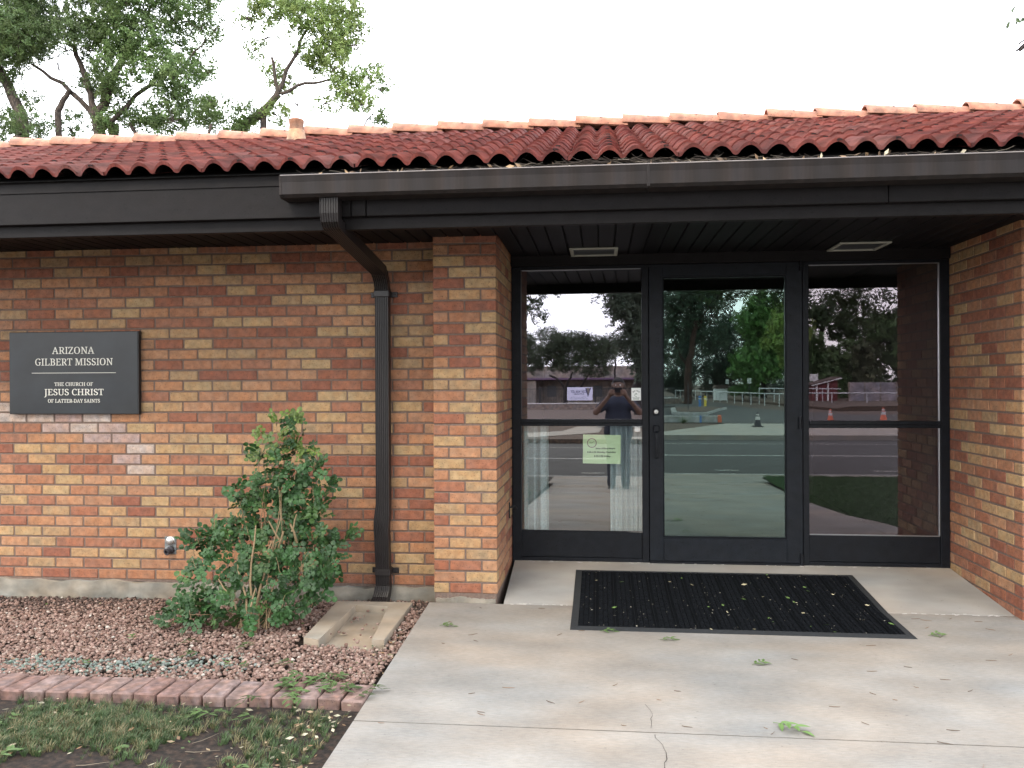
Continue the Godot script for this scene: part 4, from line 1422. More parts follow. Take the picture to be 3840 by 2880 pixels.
func build_mat() -> void:
	rng.seed = 23
	var x0 := -0.172
	var x1 := 1.668
	var z0 := -0.492
	var z1 := 0.655
	var o := thing("door_mat", "large black ribbed rubber mat in front of the glass door", "mat", Vector3((x0 + x1) / 2, porch_y(0.1), 0.1))
	var e := 0.042
	var b := MB.new()
	var th := .010
	# base sheet bends where the porch meets the walk
	var rowz := [z0 + e, 0.2, z1 - e]
	for i in 2:
		var a: float = rowz[i]; var d: float = rowz[i + 1]
		b.quad(Vector3(x0 + e, porch_y(d) + .005, d), Vector3(x1 - e, porch_y(d) + .005, d), Vector3(x1 - e, porch_y(a) + .005, a), Vector3(x0 + e, porch_y(a) + .005, a))
	for i in b.v.size():
		b.v[i] -= o.position
	put("base", b.mesh(), M.rubber, o)
	b = MB.new()
	var nx := 62
	var nz := 38
	var sx := (x1 - x0 - 2 * e) / nx
	var sz := (z1 - z0 - 2 * e) / nz
	for i in nx:
		for j in nz:
			if (i % 4) == 3:
				continue
			var c := Vector3(x0 + e + (i + .5) * sx, 0, z0 + e + (j + .5) * sz)
			c.y = porch_y(c.z) + .007
			if (i + (j / 2) % 2) % 2 == 0:
				b.box(Vector3(-sx * .36, -.003, -sz * .42), Vector3(sx * .36, .0035, sz * .42), .0012, Transform3D(Basis.IDENTITY, c - o.position))
			else:
				b.box(Vector3(-sx * .42, -.003, -sz * .2), Vector3(sx * .42, .003, sz * .2), .0012, Transform3D(Basis.IDENTITY, c - o.position))
	for i in range(3, nx, 4):
		var x := x0 + e + (i + .5) * sx
		for q in [[z0 + e, 0.2], [0.2, z1 - e]]:
			var l := Vector3(x, porch_y(q[0]) + .0085, q[0]); var m := Vector3(x, porch_y(q[1]) + .0085, q[1])
			b.tube([l - o.position, m - o.position], [.0035, .0035], 5)
	var ribs := put("ribs", b.mesh(), M.rubber, o)
	ribs.set_meta("kind", "stuff")
	b = MB.new()
	var ring := [[x0, z0, x1, z0], [x1, z0, x1, 0.2], [x1, 0.2, x1, z1], [x1, z1, x0, z1], [x0, z1, x0, 0.2], [x0, 0.2, x0, z0]]
	for r in ring:
		var a := Vector3(r[0], 0, r[1]); var d := Vector3(r[2], 0, r[3])
		var mid := Vector3((x0 + x1) / 2, 0, (z0 + z1) / 2)
		var ai := Vector3(clampf(a.x, x0 + e, x1 - e), 0, clampf(a.z, z0 + e, z1 - e)); var di := Vector3(clampf(d.x, x0 + e, x1 - e), 0, clampf(d.z, z0 + e, z1 - e))
		a.y = porch_y(a.z) + .002; d.y = porch_y(d.z) + .002
		ai.y = porch_y(ai.z) + th; di.y = porch_y(di.z) + th
		b.away(mid + Vector3(0, -2, 0), [a - Vector3.ZERO, d, di, ai])
		b.away(mid, [a, d, d - Vector3(0, .003, 0), a - Vector3(0, .003, 0)])
		b.away(mid + Vector3(0, -1, 0), [ai, di, di - Vector3(0, .006, 0), ai - Vector3(0, .006, 0)])
	for i in b.v.size():
		b.v[i] -= o.position
	put("border", b.mesh(), M.rubber_edge, o)


func build_litter() -> void:
	rng.seed = 31
	# leaves one can point at
	var green := Color(.12, .20, .06)
	var spots := [[0.767, 1.116, 0.5, "small green compound leaf lying alone on the walk in front of the mat"], [0.758, 1.761, -0.6, "largest green compound leaf lying on the walk just behind the slab joint"], [0.345, 0.79, 0.2, "green leaf on the concrete left of the single leaf before the mat"], [-0.868, 0.653, 0.1, "green leaf on the walk between the pillar and the mat"], [1.78, 0.60, 0.3, "yellow-green leaf on the concrete off the right corner of the mat"], [0.03, 0.675, 0.1, "green leaf caught against the front border of the mat"]]
	for i in spots.size():
		var s: Array = spots[i]
		var len_ := 0.075 if i != 1 else 0.12
		var m := pinnate(3, len_, len_ * .55, .36, 40 + i)
		m.c.fill(green * rng.randf_range(.8, 1.2))
		var p := Vector3(s[0], porch_y(s[1]) + .004, s[1])
		var o := put("fallen_leaf", m.mesh(), M.leaf_far, self, Transform3D(Basis(Vector3.UP, s[2]), p - Vector3(len_ * .5, 0, 0)))
		tag(o, s[3], "leaf", "green leaves fallen on the walk")
	# scraps on the mat
	var scrap := MB.new()
	scrap.tri(Vector3(-.5, 0, 0), Vector3(0, .05, .22), Vector3(.5, .12, 0))
	scrap.tri(Vector3(-.5, 0, 0), Vector3(.5, .12, 0), Vector3(0, .05, -.22))
	var sm := scrap.mesh()
	var o1 := thing("leaf_scraps", "pale dry scraps and small green leaves scattered over the black mat", "leaf litter", Vector3(.75, porch_y(.1), .1))
	var wh := []
	var ti := []
	for i in 240:
		var p := Vector3(rng.randf_range(-.12, 1.62), 0, rng.randf_range(-.45, .62))
		p.y = porch_y(p.z) + .012
		var big := rng.randf() < .16
		var s := rng.randf_range(.02, .042) if big else rng.randf_range(.005, .013)
		wh.append(Transform3D((Basis(Vector3.UP, rng.randf() * TAU) * Basis(Vector3.RIGHT, rng.randf_range(-.5, .5))).scaled(Vector3.ONE * s), p - o1.position))
		ti.append((green if rng.randf() < .55 else Color(.5, .45, .3)) * rng.randf_range(.8, 1.3) if big else Color(.55, .52, .44) * rng.randf_range(.6, 1.2))
	many("scraps", sm, M.leaf_far, wh, ti, o1)
	# twigs and seeds on the walk
	var tw := MB.new()
	tw.tube([Vector3(-.5, 0, 0), Vector3(-.1, .02, .06), Vector3(.25, .03, .0), Vector3(.5, .02, -.07)], [.022, .03, .026, .015], 4)
	var tm := tw.mesh()
	var o2 := thing("twigs", "thin brown twigs and seeds lying about on the walk", "twigs", Vector3(.8, porch_y(1.5), 1.5))
	wh = []
	ti = []
	for i in 130:
		var p := Vector3(rng.randf_range(-1.0, 2.3), 0, rng.randf_range(.25, 3.0))
		if i > 90:
			p = Vector3(rng.randf_range(-1.0, 2.4), 0, rng.randf_range(3.6, 6.3))
		p.y = porch_y(p.z) + .002
		var s := rng.randf_range(.012, .06) * (3.5 if i > 100 else 1.0)
		wh.append(Transform3D(Basis(Vector3.UP, rng.randf_range(-.8, .8)).scaled(Vector3(s, .05, .05)), p - o2.position))
		ti.append(Color(.17, .11, .07) * rng.randf_range(.5, 1.5))
	many("sticks", tm, M.pebble, wh, ti, o2)
	# dead and green leaves on gravel and lawn
	var o3 := thing("leaf_litter", "tan dead leaves and green sprigs strewn over the lawn and gravel", "leaf litter", Vector3(-2, -.15, 2))
	wh = []
	ti = []
	for i in 900:
		var p := Vector3(rng.randf_range(-4, -1.06), -.142, rng.randf_range(1.72, 3.6))
		if i % 4 == 0:
			p = Vector3(rng.randf_range(-1.25, -1.05), -.13, rng.randf_range(.4, 3.0))
		elif i % 9 == 0:
			p = Vector3(rng.randf_range(-3.6, -1.1), 0, rng.randf_range(.1, 1.45))
			p.y = gravel_y(p.x) + .014
		wh.append(Transform3D((Basis(Vector3.UP, rng.randf() * TAU) * Basis(Vector3.RIGHT, rng.randf_range(-.6, .6))).scaled(Vector3.ONE * rng.randf_range(.014, .036)), p - o3.position))
		var c: Color = [Color(.45, .33, .2), Color(.5, .42, .27), Color(.32, .19, .1), Color(.10, .16, .05), Color(.55, .5, .36)][rng.randi_range(0, 4)] * rng.randf_range(.45, .9)
		c.a = 1
		ti.append(c)
	many("dead_leaves", sm, M.leaf_far, wh, ti, o3)
	var pin := pinnate(3, .07, .042, .34, 77).mesh()
	wh = []
	ti = []
	for i in 46:
		var p := Vector3(rng.randf_range(-1.5, -1.05), -.105, rng.randf_range(1.35, 1.75))
		if i > 22:
			p = Vector3(rng.randf_range(-2.6, -1.06), -.115, rng.randf_range(.9, 1.45))
		if i > 32:
			p = Vector3(rng.randf_range(-2.6, -1.1), -.14, rng.randf_range(1.8, 2.6))
		wh.append(Transform3D((Basis(Vector3.UP, rng.randf() * TAU) * Basis(Vector3.RIGHT, rng.randf_range(-.3, .3))).scaled(Vector3.ONE * rng.randf_range(.7, 1.25)), p - o3.position))
		ti.append(green * rng.randf_range(.35, .8))
	many("green_sprigs", pin, M.leaf_far, wh, ti, o3)
	var two := MB.new()
	two.tube([Vector3(-.5, 0, 0), Vector3(-.2, .03, .08), Vector3(.1, .05, .05), Vector3(.5, .02, -.1)], [.012, .014, .012, .006], 4)
	wh = []
	ti = []
	for i in 70:
		var p := Vector3(rng.randf_range(-3.6, -1.06), -.155, rng.randf_range(1.75, 3.2))
		var s := rng.randf_range(.04, .17)
		wh.append(Transform3D(Basis(Vector3.UP, rng.randf() * TAU).scaled(Vector3(s, .09, s)), p - o3.position))
		ti.append(Color(.20, .16, .115) * rng.randf_range(.5, 1.4))
	many("sticks", two.mesh(), M.pebble, wh, ti, o3)


func build_shrub() -> void:
	var r := RandomNumberGenerator.new()
	r.seed = 12
	var foot := Vector3(-1.965, -0.145, 0.74)
	var o := thing("shrub", "leggy dark green shrub with round leaflets growing from the gravel against the brick wall", "shrub", foot)
	# where its leaf masses hang: x, y, z, radius
	var px := [[1110, 1560, 20], [1118, 1600, 22], [1122, 1645, 28], [1150, 1668, 22], [1095, 1670, 26], [1118, 1700, 24], [1045, 1590, 18], [1048, 1625, 20], [1058, 1665, 20], [985, 1645, 22], [988, 1690, 28], [1000, 1735, 34], [1060, 1745, 34], [1010, 1770, 28], [1110, 1770, 34], [1180, 1750, 34], [1205, 1800, 32], [1180, 1850, 44], [1090, 1830, 48], [1130, 1900, 54], [1050, 1880, 44], [1190, 1910, 32], [1080, 1960, 52], [1160, 1970, 44], [1000, 1880, 34], [960, 1900, 36], [895, 1840, 16], [905, 1875, 20], [920, 1940, 34], [900, 1985, 30], [985, 1960, 34], [1020, 2040, 44], [1110, 2040, 52], [1180, 2030, 34], [1225, 2040, 34], [1262, 2030, 32], [1292, 2005, 26], [1240, 2085, 34], [1215, 2120, 24], [1060, 2110, 52], [1140, 2120, 44], [970, 2090, 40], [880, 2085, 40], [840, 2030, 30], [800, 2010, 34], [755, 2015, 34], [735, 2060, 30], [740, 2105, 32], [760, 2150, 28], [740, 2170, 18], [1180, 2170, 30], [1205, 2200, 24], [1110, 2190, 44], [1020, 2170, 42], [930, 2160, 36], [860, 2180, 34], [1060, 2240, 38], [1170, 2245, 22], [980, 2240, 38], [890, 2225, 30], [800, 2235, 30], [755, 2250, 30], [710, 2260, 28], [680, 2290, 26], [650, 2320, 22], [720, 2300, 24], [930, 2290, 30], [1010, 2290, 28], [800, 2300, 24], [870, 2290, 24], [1085, 2270, 26]]
	var leafs := MB.new()
	# one spray: a rib with pairs of round leaflets and one at its tip
	for i in 7:
		var pair := i / 2
		var s := (1 if i % 2 == 0 else -1) if i < 6 else 0
		var p := Vector3(0, .018 + pair * .020, 0) if i < 6 else Vector3(0, .076, 0)
		var d := Vector3(s * .9, .45 if s != 0 else 1.0, r.randf_range(-.25, .25)).normalized()
		var side := d.cross(Vector3.BACK).normalized()
		var up := side.cross(d)
		var l := .030 * r.randf_range(.85, 1.15)
		var c := p + d * (l * .62)
		var sh := r.randf_range(.8, 1.2)
		leafs.col = Color(sh, sh, sh)
		var rimp := []
		for k in 7:
			var a := TAU * k / 7
			rimp.append(c + d * cos(a) * l * .52 + side * sin(a) * l * .50 + up * (.10 * l * cos(2 * a)))
		for k in 7:
			leafs.tri(c + up * l * .06, rimp[k], rimp[(k + 1) % 7])
	var lm := leafs.mesh()
	var wood := MB.new()
	var where := []
	var tints := []
	for q in px:
		var z := 0.42 + r.randf_range(-.06, .10) + (.22 if q[1] > 2080 else 0.0) * (1.0 if q[1] < 2250 else 1.4)
		var k := (5.25 - z) / 4.77
		var x: float = -1.83 * k / 1.0 + (q[0] - 1100) * 0.00167 * k + (k - 1.0) * 0.0
		var y: float = 1.272 + (1.119 - 1.272 - (q[1] - 1535) * 0.00162) * k
		var c := Vector3(x, maxf(y, -.10), z)
		var rad: float = q[2] * 0.00165 * k * (.50 if q[1] < 1720 else .82)
		var n := int(4.0 + rad * rad * 3000.0)
		var dark := clampf((1.0 - c.y) * .35, 0, .3)
		for i in n:
			var d := Vector3(r.randfn(), r.randfn(), r.randfn() * .8).normalized()
			var p := c + d * rad * pow(r.randf(), .5) * Vector3(1, 1, 1.3)
			p.y = maxf(p.y, -.12)
			p.z = maxf(p.z, .06)
			var face := (Vector3(0, .45, .75) + Vector3(r.randfn(), r.randfn(), r.randfn()) * .45).normalized()
			var along := (d * Vector3(1, .8, .6) + Vector3(0, .25, 0)).normalized()
			along = (along - face * along.dot(face)).normalized()
			var bs := Basis(along.cross(face), along, face)
			where.append(Transform3D(bs.scaled(Vector3.ONE * r.randf_range(.65, 1.15)), p - foot))
			var s := r.randf_range(.65, 1.35)
			var young := 1.0 if (q[1] < 1720 and r.randf() < .55) else (0.25 if r.randf() < .15 else 0.0)
			var col := Color(.026, .080, .018).lerp(Color(.13, .19, .035), young * .7) * s
			col.a = 1
			tints.append(col)
		# a stem from the foot into this mass
		if r.randf() < .34:
			var via := foot + Vector3(r.randf_range(-.1, .1), .04, r.randf_range(-.06, .06))
			limb(wood, via - foot, c - foot, .006 if rad > .05 else .004, .0018, Vector3((c.x - foot.x) * -.12, -.02, -.10), r, 5, 6)
		var end := c + Vector3(r.randf_range(-.5, .5), r.randf_range(.3, 1), r.randf_range(-.3, .3)).normalized() * rad * .9
		limb(wood, c - foot - Vector3(0, rad * .8, 0), end - foot, .003, .0014, Vector3.ZERO, r, 4, 3)
	# pale bare old wood low in the middle
	for s in [[-.12, .42, .05, .009], [.06, .50, -.02, .010], [-.02, .60, .02, .008], [-.22, .30, .08, .007], [.16, .33, .05, .007], [.02, .26, .12, .009]]:
		limb(wood, Vector3(s[0] * .15, 0, s[2] * .3), Vector3(s[0], s[1], s[2] - .12), s[3], .004, Vector3(s[0] * -.2, 0, .03), r, 6, 6)
	for s in [[1085, 1975, .07, .16], [1020, 2060, -.05, .15], [1110, 1950, -.03, .12]]:
		var p := Vector3(-1.83 + (s[0] - 1100) * .00167, 1.119 - (s[1] - 1535) * .00162, .55) - foot
		limb(wood, p - Vector3(s[2], s[3], .03), p, .008, .006, Vector3(.01, 0, .01), r, 6, 3)
		limb(wood, p - Vector3(s[2] * .3, s[3] * .35, 0), p + Vector3(-s[2] * 1.3, .06, .0), .0055, .004, Vector3.ZERO, r, 6, 3)
	put("stem", wood.mesh(), M.stem, o)
	many("foliage", lm, M.leaf_shrub, where, tints, o)


func build_back_trees() -> void:
	var fine := spray(18, .24, .062, .42, .25, 3)
	var fine2 := spray(18, .24, .064, .40, .35, 9)
	var g1 := Color(.105, .165, .055)
	var far := -12.2
	# lobes across and up in tenths of a metre from the left edge and the crown tops
	var lobes := func(l: Array, z: float) -> Array:
		var out := []
		var r := RandomNumberGenerator.new()
		r.seed = l.size()
		for q in l:
			out.append([-13.48 + q[0] * .622, 9.97 - q[1] * .6, z + r.randf_range(-.5, .5), q[2] * .62])
		return out
	tree("shade_tree", "large dense dark green tree at the far left beyond the roof", "tree", [
		[Vector3(-13.9, -.3, far), Vector3(-12.95, 6.9, far), .26, .17], [Vector3(-12.95, 6.9, far), Vector3(-13.6, 8.6, far), .14, .10, Vector3(.12, 0, 0)], [Vector3(-12.6, 4.0, far), Vector3(-12.1, 7.4, far), .10, .07], [Vector3(-12.1, 7.4, far), Vector3(-11.8, 7.9, far), .07, .05], [Vector3(-12.7, 8.5, far), Vector3(-11.3, 7.2, far - .2), .03, .07, Vector3(0, .12, 0)]],
		M.bark, lobes.call([[0.3, 0.6, 1.5], [2.0, 0.2, 1.3], [3.4, 0.7, 1.1], [1.2, 1.6, 1.0], [2.6, 1.7, .95], [0.1, 2.3, .9], [3.6, 1.9, .9], [3.1, 2.9, .75], [2.4, 2.6, .6], [0.0, 4.6, .7], [2.2, 4.5, .55], [1.6, 4.9, .5], [-1.5, 1.0, 1.6], [-1.0, 3.2, 1.0], [1.0, -1.2, 1.6], [3.2, -1.2, 1.5], [0.9, 3.6, .35]], far), fine, M.leaf_back, 89, g1 * 0.85, .35, 101, "trees rising behind the roof", -.12)
	tree("shade_tree", "tall green tree with an upright trunk behind the left half of the roof", "tree", [
		[Vector3(-11.2, -.3, far), Vector3(-11.2, 7.5, far), .2, .13], [Vector3(-11.2, 7.4, far), Vector3(-11.7, 8.9, far), .08, .05], [Vector3(-11.2, 7.3, far), Vector3(-10.2, 9.4, far), .11, .05], [Vector3(-10.9, 3.0, far - .3), Vector3(-10.95, 7.2, far - .3), .14, .11], [Vector3(-11.0, 7.0, far), Vector3(-9.2, 8.6, far), .06, .03], [Vector3(-9.9, 5.6, far), Vector3(-10.4, 7.1, far), .05, .04], [Vector3(-9.4, 7.9, far), Vector3(-8.6, 8.9, far), .03, .015]],
		M.bark, lobes.call([[5.3, 0.3, 1.3], [6.6, 0.7, 1.1], [4.6, 1.6, .9], [5.8, 2.0, .95], [6.9, 2.1, .75], [6.3, 3.1, .9], [5.0, 3.0, .8], [7.2, 3.6, .75], [7.7, 4.4, .55], [6.3, 4.4, .75], [5.2, 4.3, .65], [4.2, 3.5, .6], [7.6, 1.3, .55], [8.2, 1.5, .35], [4.3, 4.7, .45], [8.0, 3.1, .25], [5.6, -1.3, 1.3], [7.9, 0.3, .4], [7.0, 4.9, .5]], far), fine2, M.leaf_back, 89, g1 * Color(1.12, 1.12, 1.1), .35, 102, "trees rising behind the roof", -.10)
	tree("shade_tree", "light green feathery tree behind the roof vent pipe", "tree", [
		[Vector3(-9.2, 2.0, far), Vector3(-7.75, 6.9, far), .16, .12], [Vector3(-7.75, 6.9, far), Vector3(-6.95, 7.6, far), .10, .075, Vector3(0, -.05, 0)], [Vector3(-7.6, 4.5, far), Vector3(-7.3, 7.2, far), .09, .07], [Vector3(-7.3, 7.2, far), Vector3(-6.95, 7.7, far), .07, .05], [Vector3(-6.95, 7.6, far), Vector3(-7.1, 8.4, far), .045, .03], [Vector3(-6.95, 7.65, far), Vector3(-6.2, 9.2, far), .05, .025], [Vector3(-6.9, 7.6, far), Vector3(-5.6, 7.8, far), .04, .02, Vector3(0, .12, 0)]],
		M.bark, lobes.call([[9.6, 1.3, .45], [10.3, 0.9, .5], [10.9, 0.3, .5], [10.2, 2.0, .55], [11.4, 1.3, .65], [12.2, 0.7, .6], [13.0, 1.1, .5], [12.4, 2.0, .7], [13.3, 2.2, .55], [11.5, 2.6, .6], [13.6, 3.2, .4], [12.6, 3.2, .6], [13.1, 4.1, .5], [12.1, 4.2, .55], [11.2, 4.3, .45], [10.6, 3.2, .4], [9.3, 1.9, .3], [13.7, 4.6, .35], [12.0, -.2, .35], [13.2, .3, .25], [10.4, 4.6, .35], [10.0, 2.9, .3]], far), fine2, M.leaf_back, 96, Color(.18, .25, .075), .32, 103, "trees rising behind the roof", -.09)
	tree("low_tree", "low bushy green treetop just over the ridge left of the vent pipe", "tree", [[Vector3(-8.3, 3.0, -11.6), Vector3(-8.2, 6.8, -11.6), .06, .03]],
		M.bark, lobes.call([[8.7, 4.6, .45], [9.4, 4.7, .35], [8.1, 4.8, .3], [8.9, 5.4, .6]], -11.9), fine2, M.leaf_back, 96, Color(.09, .145, .04), .3, 106, "trees rising behind the roof", .0)
	tree("low_tree", "tiny leafy twig end standing clear right of the feathery tree", "tree", [[Vector3(-5.2, 6.6, far), Vector3(-4.6, 7.4, far), .02, .006]],
		M.bark, lobes.call([[14.35, 3.75, .13], [14.25, 4.1, .12], [14.0, 4.9, .22]], far), fine2, M.leaf_back, 139, Color(.09, .14, .04), .3, 107, "trees rising behind the roof", -.2)


# the ash by the walk: stands to the right, out of the frame; its twigs reach into the top right corner and its crown hangs into the reflections
func build_near_tree() -> void:
	var lf := spray(9, .15, .085, .38, .35, 21)
	tree("ash_tree", "ash tree by the right lawn whose leafy twig tip reaches the top right corner", "tree", [
		[Vector3(6.6, -.3, 7.2), Vector3(6.4, 2.2, 7.0), .24, .19], [Vector3(6.4, 2.2, 7.0), Vector3(4.8, 4.2, 8.2), .14, .06, Vector3(0, .2, 0)], [Vector3(4.8, 4.2, 8.2), Vector3(1.2, 5.2, 7.4), .07, .03, Vector3(0, .3, 0)], [Vector3(6.4, 2.2, 7.0), Vector3(4.0, 4.4, 5.6), .13, .05, Vector3(0, .3, 0)], [Vector3(6.4, 2.1, 7.0), Vector3(7.4, 4.6, 6.2), .13, .06], [Vector3(4.0, 4.4, 5.6), Vector3(2.75, 3.5, 2.0), .04, .015, Vector3(0, .25, 0)], [Vector3(2.75, 3.5, 2.0), Vector3(2.02, 2.90, 1.0), .012, .004, Vector3(0, .06, 0)]],
		M.bark_dark, [[2.9, 3.75, 10.0, .95], [4.1, 3.7, 9.6, 1.1], [5.4, 3.5, 9.4, 1.2], [6.7, 3.9, 9.0, 1.3], [3.6, 4.7, 8.4, 1.3], [5.2, 4.9, 8.0, 1.5], [7.2, 5.0, 7.2, 1.5], [4.4, 5.0, 6.2, 1.2], [6.0, 5.2, 6.0, 1.3], [1.7, 3.75, 10.6, .75], [3.6, 3.15, 10.4, .45], [5.0, 2.75, 10.2, .45], [2.4, 3.15, 10.5, .4], [5.9, 2.75, 10.0, .4], [2.06, 2.93, 1.0, .085], [2.14, 2.90, 1.05, .08], [2.08, 2.82, 1.02, .05], [2.5, 3.35, 1.6, .2], [1.0, 5.3, 6.0, 1.55], [3.4, 5.5, 6.8, 1.55], [1.4, 5.6, 8.6, 1.55], [6.2, 5.6, 8.4, 1.55], [0.4, 5.2, 7.6, 1.55], [2.6, 5.4, 10.2, 1.55], [4.8, 5.8, 11.0, 1.55]], lf, M.leaf_far, 46, Color(.055, .095, .028), .4, 104, "", -.03)
	tree("ash_tree", "second ash on the left lawn, only its hanging twigs show in the upper left pane", "tree", [
		[Vector3(-5.2, -.3, 11.2), Vector3(-4.8, 2.6, 11.4), .2, .15], [Vector3(-4.8, 2.6, 11.4), Vector3(-2.6, 4.2, 12.0), .1, .03, Vector3(0, .3, 0)], [Vector3(-4.8, 2.6, 11.4), Vector3(-3.4, 5.3, 7.2), .12, .05, Vector3(0, .4, 0)]],
		M.bark_dark, [[-3.4, 4.6, 12.0, 1.1], [-4.8, 5.0, 11.6, 1.4], [-2.45, 3.75, 12.0, .5], [-2.0, 3.25, 12.0, .25], [-1.85, 2.9, 12.0, .16], [-1.6, 3.45, 12.0, .18], [-2.1, 3.05, 12.0, .2], [-1.4, 5.5, 6.6, 1.55], [-3.6, 5.4, 6.2, 1.55], [-5.8, 5.6, 7.0, 1.55], [-1.8, 5.6, 9.2, 1.55], [-4.0, 5.7, 9.0, 1.55], [-6.4, 5.5, 9.6, 1.55], [-0.6, 5.4, 11.4, 1.55]], lf, M.leaf_far, 46, Color(.05, .085, .028), .4, 105, "", 0.0)


func sign_post(label: String, p: Vector3, high: float, w: float, h: float) -> void:
	var o := thing("parking_sign", label, "sign", p, "small signs along the far drive")
	var b := MB.new()
	b.tube([Vector3.ZERO, Vector3(0, high, 0)], [.03, .03], 6)
	put("post", b.mesh(), M.cone_dark, o)
	b = MB.new()
	b.box(Vector3(-w / 2, high - h, -.065), Vector3(w / 2, high, -.035), .006)
	put("plate", b.mesh(), M.white, o)
	b = MB.new()
	for j in 3:
		b.box(Vector3(-w * .3, high - h * (.3 + .22 * j), -.068), Vector3(w * .3, high - h * (.22 + .22 * j), -.0655))
	put("print", b.mesh(), M.print_soft, o)


func cone(label: String, p: Vector3, high: float, body: Material) -> void:
	var o := thing("traffic_cone", label, "traffic cone", p, "traffic cones on the far apron")
	var k := high / .5
	var b := MB.new()
	b.box(Vector3(-.17, 0, -.17) * k, Vector3(.17, .035, .17) * k, .01)
	put("base", b.mesh(), M.cone_dark, o)
	b = MB.new()
	b.lathe([Vector2(.125, .03) * k, Vector2(.035, .49) * k, Vector2(.03, .5) * k, Vector2(.02, .5) * k], 18)
	put("cone", b.mesh(), body, o)
	for q in [[.24, .35], [.39, .44]]:
		b = MB.new()
		var r0 := lerpf(.125, .035, (q[0] - .03) / .46) + .003
		var r1 := lerpf(.125, .035, (q[1] - .03) / .46) + .003
		b.lathe([Vector2(r0, q[0]) * k, Vector2(r1, q[1]) * k], 18)
		put("reflective_collar", b.mesh(), M.cap if body == M.cone_dark else M.galvanised, o)


func pipe_fence(label: String, pts: Array, high: float, step: float, group := "") -> void:
	var o := thing("pipe_fence", label, "fence", pts[0], group)
	var b := MB.new()
	var top := []
	for p in pts:
		top.append(p - pts[0] + Vector3(0, high, 0))
	b.tube(top, top.map(func(_q): return .04), 6)
	put("rail", b.mesh(), M.galvanised, o)
	for i in pts.size() - 1:
		var n := int(pts[i].distance_to(pts[i + 1]) / step) + 1
		for j in n:
			var p: Vector3 = pts[i].lerp(pts[i + 1], float(j) / n) - pts[0]
			b = MB.new()
			b.tube([p - Vector3(0, .3, 0), p + Vector3(0, high, 0)], [.03, .03], 5)
			put("post", b.mesh(), M.galvanised, o)


